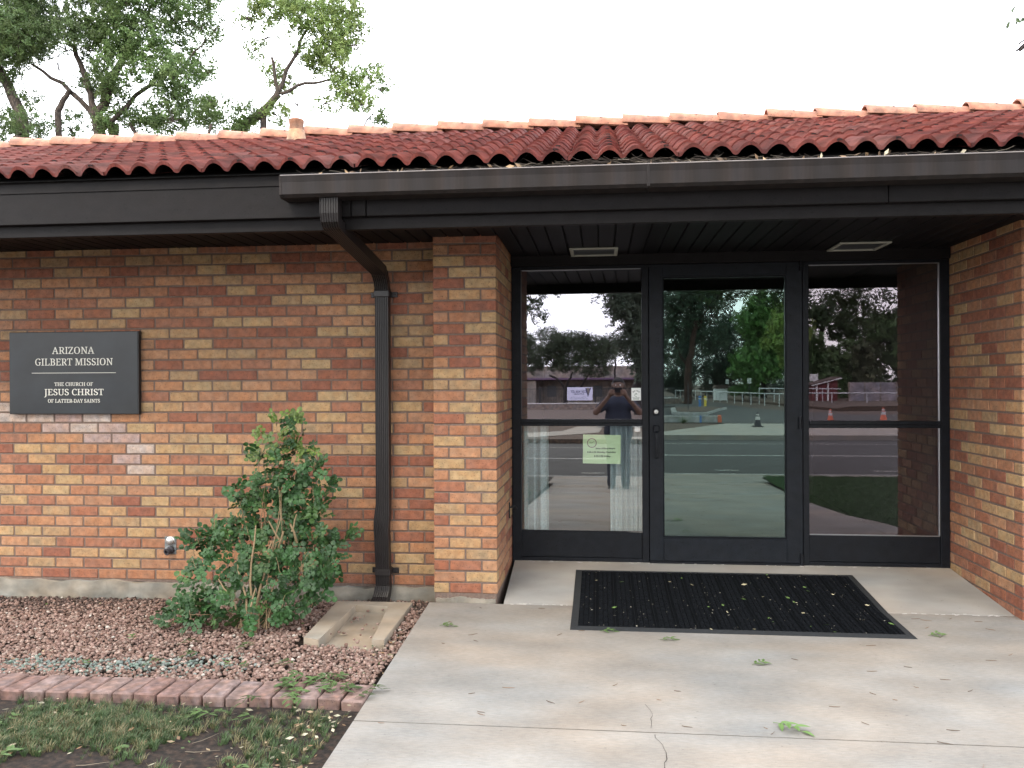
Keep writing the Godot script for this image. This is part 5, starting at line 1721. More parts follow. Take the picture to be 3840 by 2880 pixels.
func build_street() -> void:
	rng.seed = 44
	# pavement, kerbs, road: everything behind the camera, seen in the glass
	sheet("pavement", [[-40, 6.39], [40, 6.39], [40, 7.45], [-40, 7.45]], -0.27, M.concrete, "concrete pavement between the lawn and the road", .25)
	sheet("kerb", [[-40, 7.458], [40, 7.458], [40, 7.62], [-40, 7.62]], -0.274, M.kerb, "kerb of the near side of the road", .25)
	sheet("road", [[-200, 7.55], [200, 7.55], [200, 18.2], [-200, 18.2]], -0.405, M.asphalt, "dark asphalt road with white lane lines", .03)
	sheet("lane_line", [[-60, 12.55], [60, 12.55], [60, 12.68], [-60, 12.68]], -0.401, M.road_paint)
	for i in 16:
		var x := -22.0 + i * 2.9 + .95
		sheet("lane_dash", [[x, 9.33], [x + .45, 9.33], [x + .45, 9.43], [x, 9.43]], -0.401, M.road_paint)
	sheet("lane_line", [[-60, 16.2], [60, 16.2], [60, 16.28], [-60, 16.28]], -0.401, M.road_paint)
	# far side
	sheet("far_ground", [[-300, 17.9], [300, 17.9], [300, 300], [-300, 300]], -0.275, M.dirt, "pinkish dry earth beyond the road", .2)
	sheet("apron", [[1.5, 17.75], [40, 17.75], [40, 24.6], [4.6, 24.6], [1.9, 19.4], [-0.6, 18.9], [-0.6, 18.2]], -0.262, M.concrete, "pale concrete driveway apron across the road", .2)
	sheet("far_pavement", [[-40, 18.6], [-2.8, 18.6], [-0.9, 21.4], [-0.9, 26], [-1.9, 26], [-2.2, 22.4], [-4.2, 19.9], [-40, 19.9]], -0.262, M.concrete, "concrete footpath that curves away across the road")
	sheet("drive", [[4.4, 24.58], [60, 24.58], [60, 33.0], [11.6, 33.0], [8.8, 42.0], [8.6, 60], [6.5, 110], [4.5, 110], [3.0, 42], [3.0, 27]], -0.258, M.asphalt, "asphalt drive leading away between the trees")
	# pinkish bank along the drive
	var bank := MB.new()
	bank.prism(pg([[0, -.3], [0, .02], [.8, .12], [14, .16], [14, -.3]]), 0, 45, Transform3D(Basis(Vector3(.98, 0, .2), Vector3.UP, Vector3(-.05, 0, 1).normalized()), Vector3(12.2, -.15, 38)))
	structure("earth_bank", bank.mesh(), M.dirt, "low pinkish bank of bare earth along the drive")
	# long low kerb wall with a blue stripe and a clump
	var low := thing("kerb_wall", "low grey concrete kerb wall with a blue stripe across the road", "kerb wall", Vector3(3.4, -.27, 25.3))
	var b := MB.new()
	b.box(Vector3(-4.5, 0, -.1), Vector3(1.0, .27, .1), .02)
	put("wall", b.mesh(), M.kerb, low)
	b = MB.new()
	b.box(Vector3(.33, .004, -.105), Vector3(.40, .274, .1), .004)
	put("stripe", b.mesh(), M.blue, low)
	b = MB.new()
	b.box(Vector3(1.002, 0, -.12), Vector3(1.14, .29, .12), .02)
	put("end_block", b.mesh(), M.orange, low)
	var isl := thing("traffic_island", "kerbed island of pinkish gravel in the drive", "island", Vector3(5.1, -.258, 36.2))
	b = MB.new()
	var loop := pg([[-1.75, -3.2], [-.2, -3.9], [1.2, 2.0], [1.9, 4.2], [.9, 6.2], [-1.2, 3.9]])
	b.prism(loop, -.1, .12, Transform3D(Basis(Vector3(1, 0, 0), Vector3(0, 0, 1), Vector3(0, 1, 0)), Vector3.ZERO))
	put("kerb", b.mesh(), M.kerb, isl)
	b = MB.new()
	var inner := PackedVector2Array()
	for q in loop:
		inner.append(q * .84)
	b.prism(inner, .0, .15, Transform3D(Basis(Vector3(1, 0, 0), Vector3(0, 0, 1), Vector3(0, 1, 0)), Vector3.ZERO))
	put("gravel", b.mesh(), M.dirt, isl)
	b = MB.new()
	b.tube([Vector3(-.8, .1, -1.4), Vector3(-.8, 1.45, -1.4)], [.03, .03], 6)
	tag(put("bare_post", b.mesh(), M.cone_dark, self, Transform3D(Basis.IDENTITY, isl.position)), "bare thin dark post standing on the gravel island", "post")
	var tuft := thing("grass_clump", "spiky green grass clump in front of the low kerb wall", "plant", Vector3(3.05, -.275, 24.6))
	b = MB.new()
	for i in 90:
		var a := rng.randf() * TAU
		var out := Vector3(cos(a), 0, sin(a)) * rng.randf_range(.1, .45)
		var s := Vector3(-sin(a), 0, cos(a)) * .012
		b.col = Color(.075, .12, .05) * rng.randf_range(.6, 1.3)
		b.tri(-s, s, out + Vector3(0, rng.randf_range(.12, .32), 0))
	put("blades", b.mesh(), M.blade, tuft)
	cone("black traffic cone with grey collars on the pale apron, reflected in the door", Vector3(5.33, -.262, 22.3), .50, M.cone_dark)
	cone("orange traffic cone reflected at the left of the right sidelight", Vector3(8.87, -.262, 26.6), .46, M.orange)
	cone("orange and white traffic cone reflected near the dark edge of the right sidelight", Vector3(10.85, -.262, 26.6), .52, M.orange)
	sheet("drive_edge", [[9.7, 26.3], [40, 27.6], [40, 30], [10.6, 26.9]], -0.252, M.concrete)
	for q in [[6.22, 43.7, M.yellow, "yellow steel bollard beside the drive"], [5.98, 44.3, M.blue, "dull blue bollard next to the yellow one"]]:
		var bo := thing("bollard", q[3], "bollard", Vector3(q[0], -.26, q[1]), "bollards beside the drive")
		b = MB.new()
		b.lathe([Vector2(.08, 0), Vector2(.08, .66), Vector2(.06, .70), Vector2(0, .71)], 14)
		put("post", b.mesh(), q[2], bo)
		b = MB.new()
		b.lathe([Vector2(.082, .50), Vector2(.082, .56)], 14)
		put("band", b.mesh(), M.white, bo)
	sign_post("nearest white sign on its post, reflected in the door", Vector3(11.1, -.2, 57.0), 1.75, .26, .40)
	sign_post("second white sign from the right in the row along the drive", Vector3(10.9, -.2, 66.5), 1.7, .26, .40)
	sign_post("third white sign from the right in the row along the drive", Vector3(10.7, -.2, 76.0), 1.7, .26, .40)
	sign_post("fourth white sign from the right in the row along the drive", Vector3(10.3, -.2, 86.0), 1.7, .26, .40)
	sign_post("farthest white sign of the row along the drive", Vector3(9.2, -.2, 93.0), 1.7, .26, .40)
	pipe_fence("galvanised pipe rail fence along the bank beside the drive", [Vector3(7.0, -.1, 72), Vector3(10.0, -.1, 50), Vector3(11.6, -.1, 44.5)], .62, 2.0, "pipe rail fences on the bank")
	pipe_fence("second pipe rail set back behind the first", [Vector3(10.9, -.05, 52), Vector3(14.9, -.05, 47)], .86, 1.6, "pipe rail fences on the bank")
	pipe_fence("long low pipe rail in front of the pale wall", [Vector3(11.9, -.05, 45.2), Vector3(17.8, -.05, 44.6)], .62, 2.2, "pipe rail fences on the bank")
	# red shed
	var shed := thing("shed", "dark red wooden shed with white posts and a sloping brown roof", "shed", Vector3(15.1, -.1, 51.0))
	b = MB.new()
	b.prism(pg([[-.75, 0], [.75, 0], [.75, 1.55], [-.75, 1.15]]), 0, 2.0)
	put("wall", b.mesh(), M.shed_red, shed)
	b = MB.new()
	b.prism(pg([[-1.0, 1.12], [.95, 1.62], [.95, 1.70], [-1.0, 1.19]]), -.25, 2.2)
	put("roof", b.mesh(), M.shed_roof, shed)
	b = MB.new()
	b.prism(pg([[-1.0, 1.07], [.95, 1.57], [.95, 1.635], [-1.0, 1.125]]), -.30, -.255)
	put("fascia", b.mesh(), M.white, shed)
	for x in [-.62, .12]:
		b = MB.new()
		b.box(Vector3(x - .06, 0, -.07), Vector3(x + .06, 1.25 + x * .2, -.005), .01)
		put("post", b.mesh(), M.white, shed)
	# basketball backboard over the shed
	var hoop := thing("backboard", "white board on a pole showing above the shed roof", "backboard", Vector3(15.3, -.1, 55.0))
	b = MB.new()
	b.tube([Vector3.ZERO, Vector3(0, 1.8, 0)], [.06, .05], 8)
	put("pole", b.mesh(), M.galvanised, hoop)
	b = MB.new()
	b.box(Vector3(-.30, 1.40, -.1), Vector3(.28, 1.92, -.06), .01)
	put("board", b.mesh(), M.white, hoop)
	# pale panel wall
	var pw := thing("panel_wall", "pale mauve concrete panel wall behind the right sidelight's reflection", "wall", Vector3(16.3, -.1, 50.0))
	for i in 4:
		b = MB.new()
		b.box(Vector3(i * 1.0 + .03, 0, -.06), Vector3(i * 1.0 + .97, 1.30, .06), .01)
		put("panel", b.mesh(), M.pale_wall, pw)
		b = MB.new()
		b.box(Vector3(i * 1.0 - .05, 0, -.09), Vector3(i * 1.0 + .025, 1.34, .07), .01)
		put("pier", b.mesh(), M.stucco, pw)
	# hut and hedge by the drive
	var hut := thing("hut", "small cream hut with a shallow brown roof beside the hedge", "hut", Vector3(9.6, -.2, 61.0))
	b = MB.new()
	b.box(Vector3(-.45, 0, 0), Vector3(.5, .95, 1.2), .01)
	put("wall", b.mesh(), M.white, hut)
	b = MB.new()
	b.prism(pg([[-.55, .95], [.6, .95], [.5, 1.22], [-.4, 1.22]]), -.1, 1.3)
	put("roof", b.mesh(), M.shed_roof, hut)
	var lf := spray(10, .5, .24, .5, .3, 33)
	var weep := spray(14, .8, .30, .22, 1.4, 34)
	tree("hedge", "clipped bright green hedge behind the pipe fence", "hedge", [[Vector3(11.2, -.2, 60), Vector3(11.2, .5, 60), .05, .04]], M.bark_dark, [[10.5, .6, 60, .42], [11.1, .65, 60, .45], [11.7, .62, 60, .45], [12.2, .55, 60, .42]], spray(10, .15, .10, .5, .1, 35), M.leaf_far, 90, Color(.07, .15, .035), .2, 120, "", -.5)

	# ---- left pane: block wall, iron fence, banner, building, spreading tree ----
	var bw := thing("block_wall", "low tan concrete block wall across the road below the iron fence", "wall", Vector3(-3.5, -.9, 53.0))
	b = MB.new()
	for r in 5:
		for i in 42:
			var x := -8.0 + i * .41 + (.205 if r % 2 == 1 else 0.0)
			b.box(Vector3(x, r * .2 + .005, -.02), Vector3(x + .40, r * .2 + .195, .18), .006)
	var blocks := put("blocks", b.mesh(), M.block, bw)
	blocks.set_meta("kind", "stuff")
	b = MB.new()
	b.box(Vector3(-8.0, 0, .0), Vector3(9.0, .99, .17))
	put("mortar", b.mesh(), M.mortar, bw)
	b = MB.new()
	b.box(Vector3(-8.0, 1.0, -.06), Vector3(-1.0, 1.07, .22), .01)
	b.box(Vector3(-.95, 1.02, -.06), Vector3(9.0, 1.10, .22), .01)
	put("coping", b.mesh(), M.cap, bw)
	var fence := thing("iron_fence", "black iron picket fence on the block wall", "fence", Vector3(-3.5, -.05, 55.0))
	b = MB.new()
	for i in 130:
		b.box(Vector3(-8 + i * .12, 0, -.012), Vector3(-8 + i * .12 + .022, 1.30, .012))
	var pk := put("pickets", b.mesh(), M.iron, fence)
	pk.set_meta("kind", "stuff")
	for y in [.12, 1.22]:
		b = MB.new()
		b.box(Vector3(-8, y, -.02), Vector3(7.8, y + .05, .02))
		put("rail", b.mesh(), M.iron, fence)
	for x in [-3.1, 1.0, 4.4]:
		b = MB.new()
		b.box(Vector3(x - .06, -.3, -.05), Vector3(x + .06, 1.38, .05), .01)
		put("post", b.mesh(), M.iron, fence)
	var ban := thing("banner", "pale lilac vinyl banner with dark lettering tied to the iron fence", "banner", Vector3(-3.62, .83, 54.85))
	b = MB.new()
	b.box(Vector3(-.94, -.49, -.006), Vector3(.94, .49, 0), 0)
	put("sheet", b.mesh(), M.banner, ban)
	# lettering faces the building across the road
	for t in [["GISV VALLEY", .20, -.05, .17, 1.25], ["SCHOOL", .10, -.1, -.02, .8]]:
		var f := SystemFont.new()
		f.font_names = PackedStringArray(["Droid Sans"])
		f.font_weight = 700
		var m := TextMesh.new()
		m.text = t[0]
		m.font = f
		m.font_size = 64
		m.pixel_size = t[1] / 64 * 1.3
		m.depth = .006
		var sx: float = t[4] / m.get_aabb().size.x
		put("lettering", m, M.banner_ink, ban, Transform3D(Basis(Vector3.UP, PI) * Basis.IDENTITY.scaled(Vector3(sx, 1, 1)), Vector3(t[2], t[3], -.010)))
	b = MB.new()
	b.box(Vector3(-.7, -.26, -.008), Vector3(.5, -.235, -.0065))
	b.box(Vector3(-.75, -.38, -.008), Vector3(.6, -.36, -.0065))
	put("ruled_lines", b.mesh(), M.banner_ink, ban)
	b = MB.new()
	b.prism(pg([[.42, .40], [.62, .44], [.76, .40], [.70, .05], [.62, -.12], [.54, -.05], [.48, .1]]), -.008, -.0065)
	put("emblem", b.mesh(), M.stucco, ban)
	b = MB.new()
	b.prism(pg([[.40, .42], [.48, .42], [.60, -.05], [.64, -.2], [.58, -.2], [.50, .05]]), -.0095, -.0082)
	b.prism(pg([[.72, .42], [.84, .42], [.74, .2], [.64, -.16], [.62, -.1], [.70, .15]]), -.0095, -.0082)
	put("emblem_outline", b.mesh(), M.banner_ink, ban)
	var bl := thing("school_building", "long low tan stucco building with a dark roof band beyond the iron fence", "building", Vector3(-5, -.3, 76.0))
	b = MB.new()
	b.box(Vector3(-20, 0, 0), Vector3(6.5, 2.35, 8), .02)
	b.box(Vector3(-20, 0, -2.5), Vector3(-4.05, 2.30, -.01), .02)
	b.box(Vector3(-20, 2.56, -1.5), Vector3(6.2, 3.7, 8), .02)
	put("wall", b.mesh(), M.stucco, bl)
	b = MB.new()
	b.box(Vector3(-20.2, 2.36, -2.8), Vector3(6.8, 2.55, 8.2), .02)
	put("roof_band", b.mesh(), M.stucco_band, bl)
	for x in [-3.2, -1.2, 1.4]:
		b = MB.new()
		b.box(Vector3(x, .7, -.03), Vector3(x + .9, 1.8, -.005), .01)
		put("window", b.mesh(), M.lens, bl)
	var umb := spray(14, .42, .20, .20, -.1, 36)
	tree("mesquite_tree", "spreading umbrella shaped tree with a forked trunk behind the iron fence", "tree", [
		[Vector3(-4.95, -.3, 58), Vector3(-4.98, 1.25, 58), .17, .13], [Vector3(-4.98, 1.2, 58), Vector3(-6.2, 2.25, 58), .10, .07, Vector3(.1, .15, 0)], [Vector3(-4.98, 1.2, 58), Vector3(-4.35, 2.5, 58), .10, .06], [Vector3(-4.0, 1.0, 58.6), Vector3(-2.9, 2.6, 58.4), .09, .06]],
		M.bark_dark, [[-7.3, 4.2, 58, 1.25], [-6.4, 4.9, 58, 1.2], [-5.4, 4.4, 58, 1.2], [-6.3, 3.4, 58, .9], [-4.5, 4.5, 57.6, 1.2], [-3.6, 4.5, 58, 1.2], [-4.6, 3.4, 58, .95], [-2.8, 4.3, 58, 1.2], [-3.2, 3.0, 58, .9], [-1.9, 4.1, 58, 1.1], [-2.2, 2.9, 58, .8], [-8.4, 4.6, 58, 1.2], [-7.5, 3.1, 58, .7], [-5.5, 2.9, 58, .6], [-1.2, 4.6, 58.5, .9]], umb, M.leaf_far, 24.0, Color(.060, .080, .042), .4, 121, "", -.1)
	tree("eucalyptus_tree", "hanging eucalyptus foliage behind the photographer, darkening the right of the left pane", "tree", [
		[Vector3(.6, -.3, 41), Vector3(.7, 7.5, 41), .28, .2], [Vector3(.7, 5.5, 41), Vector3(-.6, 7.2, 40.5), .1, .05], [Vector3(-.95, 1.0, 58), Vector3(-1.1, 3.4, 58), .09, .07]],
		M.bark_dark, [[.7, 7.2, 40.5, 1.3], [-.5, 7.0, 40, .9], [-.9, 6.2, 40, .55], [.2, 5.8, 40, .8], [-.5, 5.2, 40, .5], [.9, 5.0, 40.5, 1.0], [.7, 3.6, 40.5, .9], [.2, 4.4, 40, .6], [1.5, 6.2, 41, 1.4], [1.2, 2.6, 40.5, .7], [-.7, 4.6, 40.2, .28]], weep, M.leaf_far, 17.0, Color(.058, .078, .048), .4, 122, "", -.04)

	# ---- door and right pane: the trees across the drive ----
	tree("eucalyptus_tree", "big leaning eucalyptus with a reddish trunk beside the drive", "tree", [
		[Vector3(6.03, -.3, 52), Vector3(6.15, 2.4, 52), .31, .24], [Vector3(6.15, 2.3, 52), Vector3(6.65, 5.6, 52), .24, .16], [Vector3(6.1, 2.0, 52), Vector3(5.2, 4.2, 52.5), .10, .06], [Vector3(6.5, 4.6, 52), Vector3(7.6, 6.6, 52), .10, .05]],
		M.bark_red, [[5.6, 5.4, 52.6, .9], [6.6, 6.6, 52.5, 1.2], [7.6, 5.5, 52.5, .9], [5.0, 4.4, 52.8, .7], [5.0, 7.4, 52, 1.2], [8.3, 7.4, 52.5, 1.2], [7.9, 4.2, 53, .6], [4.6, 3.2, 53, .7], [6.6, 8.4, 52.5, 1.3]], weep, M.leaf_far, 17.0, Color(.055, .085, .052), .4, 123, "", -.04)
	tree("leafy_tree", "bright green rounded tree reflected on the right of the door", "tree", [[Vector3(13.0, -.2, 61), Vector3(12.6, 3.5, 60.5), .25, .18]], M.bark_dark,
		[[12.6, 7.2, 60, 1.2], [11.6, 6.1, 60, 1.0], [13.4, 6.2, 60, 1.2], [12.3, 5.2, 60, 1.0], [11.2, 3.0, 60, .9], [12.4, 3.6, 60, 1.1], [13.6, 4.4, 60, 1.1], [11.9, 2.0, 60, .9], [13.2, 2.4, 60, 1.1], [14.3, 3.2, 60, 1.1], [10.7, 2.2, 60.5, .5], [14.4, 6.0, 60, 1.0]], lf, M.leaf_far, 18.0, Color(.105, .215, .05), .35, 124, "", -.1)
	tree("leafy_tree", "yellow-green tree overlapping the bright green one at the door's right stile", "tree", [[Vector3(12.7, -.2, 50.5), Vector3(12.5, 3.0, 50), .2, .15]], M.bark_dark,
		[[12.3, 5.8, 50, .8], [11.8, 4.9, 50, .65], [11.4, 4.0, 50, .45], [12.3, 3.9, 50, .7], [12.5, 2.8, 50, .6], [12.6, 6.6, 50, .7], [13.0, 4.8, 50, .9]], lf, M.leaf_far, 18.0, Color(.18, .26, .055), .3, 125, "", -.1)
	var back := [[5.2, 78.0, "tallest", 1.0], [8.4, 76.0, "second", 1.1], [11.6, 79.0, "third", .9], [15.2, 77.0, "fourth", 1.05]]
	var told := ["dark evergreen at the left end of the far row, behind the gate", "dark evergreen of the far row behind the leaning eucalyptus", "dark evergreen of the far row behind the clipped hedge", "dark evergreen of the far row behind the bright green tree"]
	for i in 4:
		var x: float = back[i][0]
		var z: float = back[i][1]
		var bl2 := []
		for j in 9:
			bl2.append([x + rng.randf_range(-1.5, 1.5), 1.0 + j * .75 + rng.randf_range(-.2, .2), z + rng.randf_range(-.6, .6), rng.randf_range(1.0, 1.5)])
		tree("evergreen_tree", told[i], "tree", [[Vector3(x, -.3, z), Vector3(x, 6.0, z), .25, .12]], M.bark_dark, bl2, weep, M.leaf_far, 13.0, Color(.045, .075, .050), .4, 130 + i, "dark evergreens across the drive", -.05 + .02 * i)
	var rt := [[16.4, 60.0, 4.4, Color(.075, .13, .045), "round green tree behind the red shed"], [18.6, 61.0, 3.6, Color(.085, .14, .05), "lower green tree behind the panel wall"], [20.2, 60.0, 3.6, Color(.10, .115, .06), "olive brown tree thinning at the top behind the panel wall"], [22.6, 59.0, 5.2, Color(.07, .12, .04), "taller green tree at the right of the panel wall"]]
	for i in 4:
		var q: Array = rt[i]
		var bl3 := []
		for j in 9:
			bl3.append([q[0] + rng.randf_range(-1.1, 1.1), .6 + (q[2] - .6) * j / 8.0, q[1] + rng.randf_range(-.5, .5), rng.randf_range(.8, 1.2)])
		tree("leafy_tree", q[4] + ", reflected in the right sidelight", "tree", [[Vector3(q[0], -.2, q[1]), Vector3(q[0], q[2] * .7, q[1]), .2, .1]], M.bark_dark, bl3, lf, M.leaf_far, 20.0, q[3], .4, 140 + i, "trees behind the panel wall", -.06)
	var bl4 := []
	for j in 10:
		bl4.append([13.0 + j * 1.5, 6.2 + rng.randf_range(-.8, 1.0), 66 + rng.randf_range(-1, 1), rng.randf_range(1.1, 1.6)])
	tree("leafy_tree", "tall dark tree spreading above the trees of the right sidelight", "tree", [[Vector3(18.5, -.3, 66), Vector3(18.8, 6.0, 66), .3, .2]], M.bark_dark, bl4, lf, M.leaf_far, 16.0, Color(.05, .085, .035), .4, 150, "", -.02)
	# iron gate leaf by the trunk
	var gate := thing("iron_gate", "open black iron gate at the left of the drive", "gate", Vector3(3.5, -.2, 41.0))
	b = MB.new()
	for i in 9:
		b.box(Vector3(i * .085, 0, -.01), Vector3(i * .085 + .02, 1.2, .01))
	b.box(Vector3(0, .05, -.012), Vector3(.72, .1, .012))
	b.box(Vector3(0, 1.12, -.012), Vector3(.72, 1.17, .012))
	put("bars", b.mesh(), M.iron, gate)


# ---- the photographer: capsules blended into one skin, meshed with surface nets ----
func nets(bones: Array, cell: float, blend: float, colour := Color.WHITE) -> MB:
	var lo := Vector3.INF
	var hi := -Vector3.INF
	for q in bones:
		var r := maxf(q[2], q[3]) + cell * 2.0 + blend * .5
		for p in [q[0], q[1]]:
			lo = lo.min(p - Vector3.ONE * r)
			hi = hi.max(p + Vector3.ONE * r)
	var n := Vector3i((hi - lo) / cell) + Vector3i.ONE * 2
	var f := PackedFloat32Array()
	f.resize(n.x * n.y * n.z)
	f.fill(1.0)
	for q in bones:
		var a: Vector3 = q[0]; var b: Vector3 = q[1]; var ra: float = q[2]; var rb: float = q[3]
		var m := maxf(ra, rb) + cell * 2.0 + blend
		var i0 := Vector3i((a.min(b) - Vector3.ONE * m - lo) / cell).clamp(Vector3i.ZERO, n - Vector3i.ONE)
		var i1 := Vector3i((a.max(b) + Vector3.ONE * m - lo) / cell).clamp(Vector3i.ZERO, n - Vector3i.ONE)
		var ab := b - a
		var l2 := maxf(ab.length_squared(), 1e-9)
		for z in range(i0.z, i1.z + 1):
			for y in range(i0.y, i1.y + 1):
				for x in range(i0.x, i1.x + 1):
					var p := lo + Vector3(x, y, z) * cell
					var t := clampf((p - a).dot(ab) / l2, 0, 1)
					var d := p.distance_to(a + ab * t) - lerpf(ra, rb, t)
					var at := x + n.x * (y + n.y * z)
					var old := f[at]
					var h := maxf(blend - absf(old - d), 0.0) / blend
					f[at] = minf(old, d) - h * h * blend * .25
	var vert := {}
	var pos := PackedVector3Array()
	var corner := [Vector3i(0, 0, 0), Vector3i(1, 0, 0), Vector3i(0, 1, 0), Vector3i(1, 1, 0), Vector3i(0, 0, 1), Vector3i(1, 0, 1), Vector3i(0, 1, 1), Vector3i(1, 1, 1)]
	var edges := [[0, 1], [2, 3], [4, 5], [6, 7], [0, 2], [1, 3], [4, 6], [5, 7], [0, 4], [1, 5], [2, 6], [3, 7]]
	for z in n.z - 1:
		for y in n.y - 1:
			for x in n.x - 1:
				var base := x + n.x * (y + n.y * z)
				var s0 := f[base] < 0.0
				var mixed := false
				var vals := []
				for c in corner:
					var v := f[base + c.x + n.x * (c.y + n.y * c.z)]
					vals.append(v)
					if (v < 0.0) != s0:
						mixed = true
				if not mixed:
					continue
				var sum := Vector3.ZERO
				var k := 0
				for e in edges:
					var va: float = vals[e[0]]; var vb: float = vals[e[1]]
					if (va < 0.0) != (vb < 0.0):
						sum += Vector3(corner[e[0]]).lerp(Vector3(corner[e[1]]), va / (va - vb))
						k += 1
				vert[base] = pos.size()
				pos.append(lo + (Vector3(x, y, z) + sum / k) * cell)
	var out := MB.new()
	out.col = colour
	var quads := []
	var nor := PackedVector3Array()
	nor.resize(pos.size())
	var step := [1, n.x, n.x * n.y]
	for base in vert:
		for ax in 3:
			var at: int = base
			if f[at] < 0.0 == (f[at + step[ax]] < 0.0):
				continue
			var s1: int = step[(ax + 1) % 3]; var s2: int = step[(ax + 2) % 3]
			if not (vert.has(at - s1) and vert.has(at - s2) and vert.has(at - s1 - s2)):
				continue
			var q := [vert[at], vert[at - s1], vert[at - s1 - s2], vert[at - s2]]
			if f[at] >= 0.0:
				q.reverse()
			var nn := (pos[q[1]] - pos[q[0]]).cross(pos[q[2]] - pos[q[0]])
			for i in q:
				nor[i] += nn
			quads.append(q)
	for i in nor.size():
		nor[i] = nor[i].normalized()
	for q in quads:
		out.quad_n(pos[q[0]], pos[q[1]], pos[q[2]], pos[q[3]], nor[q[0]], nor[q[1]], nor[q[2]], nor[q[3]])
	return out


func build_person() -> void:
	var foot := Vector3(0.02, -0.280, 5.66)
	var o := thing("person", "person in dark shirt holding a phone up with both hands, mirrored in left pane", "person", foot)
	var V := func(x: float, y: float, z: float) -> Vector3: return Vector3(x, y - .045, z) - foot
	# faces the building, so forward is -z
	var body := []
	var head: Vector3 = V.call(.02, 1.305, 5.60)
	body.append([head + Vector3(0, .02, .01), head + Vector3(0, .035, .02), .083, .080])
	body.append([head + Vector3(0, -.045, -.02), head + Vector3(0, -.065, -.03), .062, .050])
	body.append([V.call(.02, 1.10, 5.65), V.call(.02, 1.22, 5.62), .055, .052])
	var tors := [[V.call(-.12, 1.05, 5.66), V.call(.16, 1.05, 5.66), .075, .075], [V.call(.02, 1.03, 5.66), V.call(.02, .86, 5.66), .135, .13], [V.call(-.05, .86, 5.66), V.call(-.06, .66, 5.67), .11, .115], [V.call(.09, .86, 5.66), V.call(.10, .66, 5.67), .11, .115], [V.call(-.05, .60, 5.67), V.call(.09, .60, 5.67), .12, .12]]
	body += tors
	var sides := {-1: [V.call(-.165, 1.055, 5.66), V.call(-.30, .93, 5.50), V.call(-.10, 1.165, 5.345)], 1: [V.call(.205, 1.055, 5.66), V.call(.335, .93, 5.50), V.call(.135, 1.165, 5.345)]}
	for s in sides:
		var a: Array = sides[s]
		body.append([a[0], a[1], .056, .042])
		body.append([a[1], a[2], .042, .027])
	for s in [-1, 1]:
		var hx: float = .02 + s * .075
		body.append([V.call(hx, .58, 5.67), V.call(hx + s * .02, .22, 5.64), .088, .056])
		body.append([V.call(hx + s * .02, .22, 5.64), V.call(hx + s * .03, -.15, 5.68), .055, .036])
		body.append([V.call(hx + s * .03, -.19, 5.69), V.call(hx + s * .05, -.205, 5.55), .036, .030])
	var skin := nets(body, .017, .035)
	# face: nose, ears, brow, lips on a finer grid, and two hands with five fingers each closed on the phone
	var fine := []
	fine.append([head + Vector3(0, .012, -.076), head + Vector3(0, -.022, -.092), .009, .013])
	for s in [-1, 1]:
		fine.append([head + Vector3(s * .085, .02, .01), head + Vector3(s * .083, -.018, .004), .013, .009])
		fine.append([head + Vector3(s * .020, .034, -.072), head + Vector3(s * .045, .032, -.062), .009, .008])
	fine.append([head + Vector3(-.02, -.055, -.073), head + Vector3(.02, -.055, -.073), .007, .007])
	var detail := nets(fine, .005, .008)
	for k in detail.v.size():
		skin.v.append(detail.v[k]); skin.n.append(detail.n[k]); skin.c.append(Color.WHITE); skin.u.append(Vector2.ZERO)
	for s in [-1, 1]:
		var w: Vector3 = sides[s][2]
		var hand := []
		var palm: Vector3 = w + Vector3(-s * .015, .045, -.035)
		hand.append([w, palm, .026, .030])
		hand.append([palm + Vector3(0, -.015, 0), palm + Vector3(-s * .012, .025, -.01), .027, .026])
		for i in 4:
			var root: Vector3 = palm + Vector3(-s * .012, .032 - i * .019, -.014)
			var k1: Vector3 = root + Vector3(-s * (.020 - .002 * absf(i - 1.5)), .006, -.022)
			var tip: Vector3 = k1 + Vector3(-s * .026, -.002, .004 + .002 * i)
			hand.append([root, k1, .0095, .0088])
			hand.append([k1, tip, .0088, .0078])
		var th: Vector3 = palm + Vector3(-s * .004, -.022, .006)
		hand.append([palm + Vector3(0, -.012, .004), th + Vector3(-s * .02, -.008, .004), .013, .011])
		hand.append([th + Vector3(-s * .02, -.008, .004), th + Vector3(-s * .045, .0, .002), .0105, .009])
		var hm := nets(hand, .0055, .008)
		for k in hm.v.size():
			skin.v.append(hm.v[k]); skin.n.append(hm.n[k]); skin.c.append(Color.WHITE); skin.u.append(Vector2.ZERO)
	put("body", skin.mesh(), M.skin, o)
	var b := MB.new()
	for s in [-1, 1]:
		b.lathe([Vector2(0, -.010), Vector2(.009, -.004), Vector2(.009, .004), Vector2(0, .010)], 8, Transform3D(Basis(Vector3.RIGHT, PI / 2), head + Vector3(s * .032, .018, -.070)))
	put("eyes", b.mesh(), M.white, o)
	# clothes: the same bones a little fatter, cut at hem, sleeve and waist
	var sh := []
	for q in tors:
		sh.append([q[0], q[1], q[2] + .014, q[3] + .014])
	for s in sides:
		var a: Array = sides[s]
		sh.append([a[0], a[0].lerp(a[1], .62), .072, .066])
	put("shirt", nets(sh, .018, .05).mesh(), M.shirt, o)
	var tr := [[V.call(-.045, .57, 5.67), V.call(.085, .57, 5.67), .128, .128]]
	for s in [-1, 1]:
		var hx: float = .02 + s * .075
		tr.append([V.call(hx, .56, 5.67), V.call(hx + s * .02, .22, 5.645), .100, .074])
		tr.append([V.call(hx + s * .02, .22, 5.645), V.call(hx + s * .03, -.135, 5.68), .074, .062])
	put("trousers", nets(tr, .018, .04).mesh(), M.trousers, o)
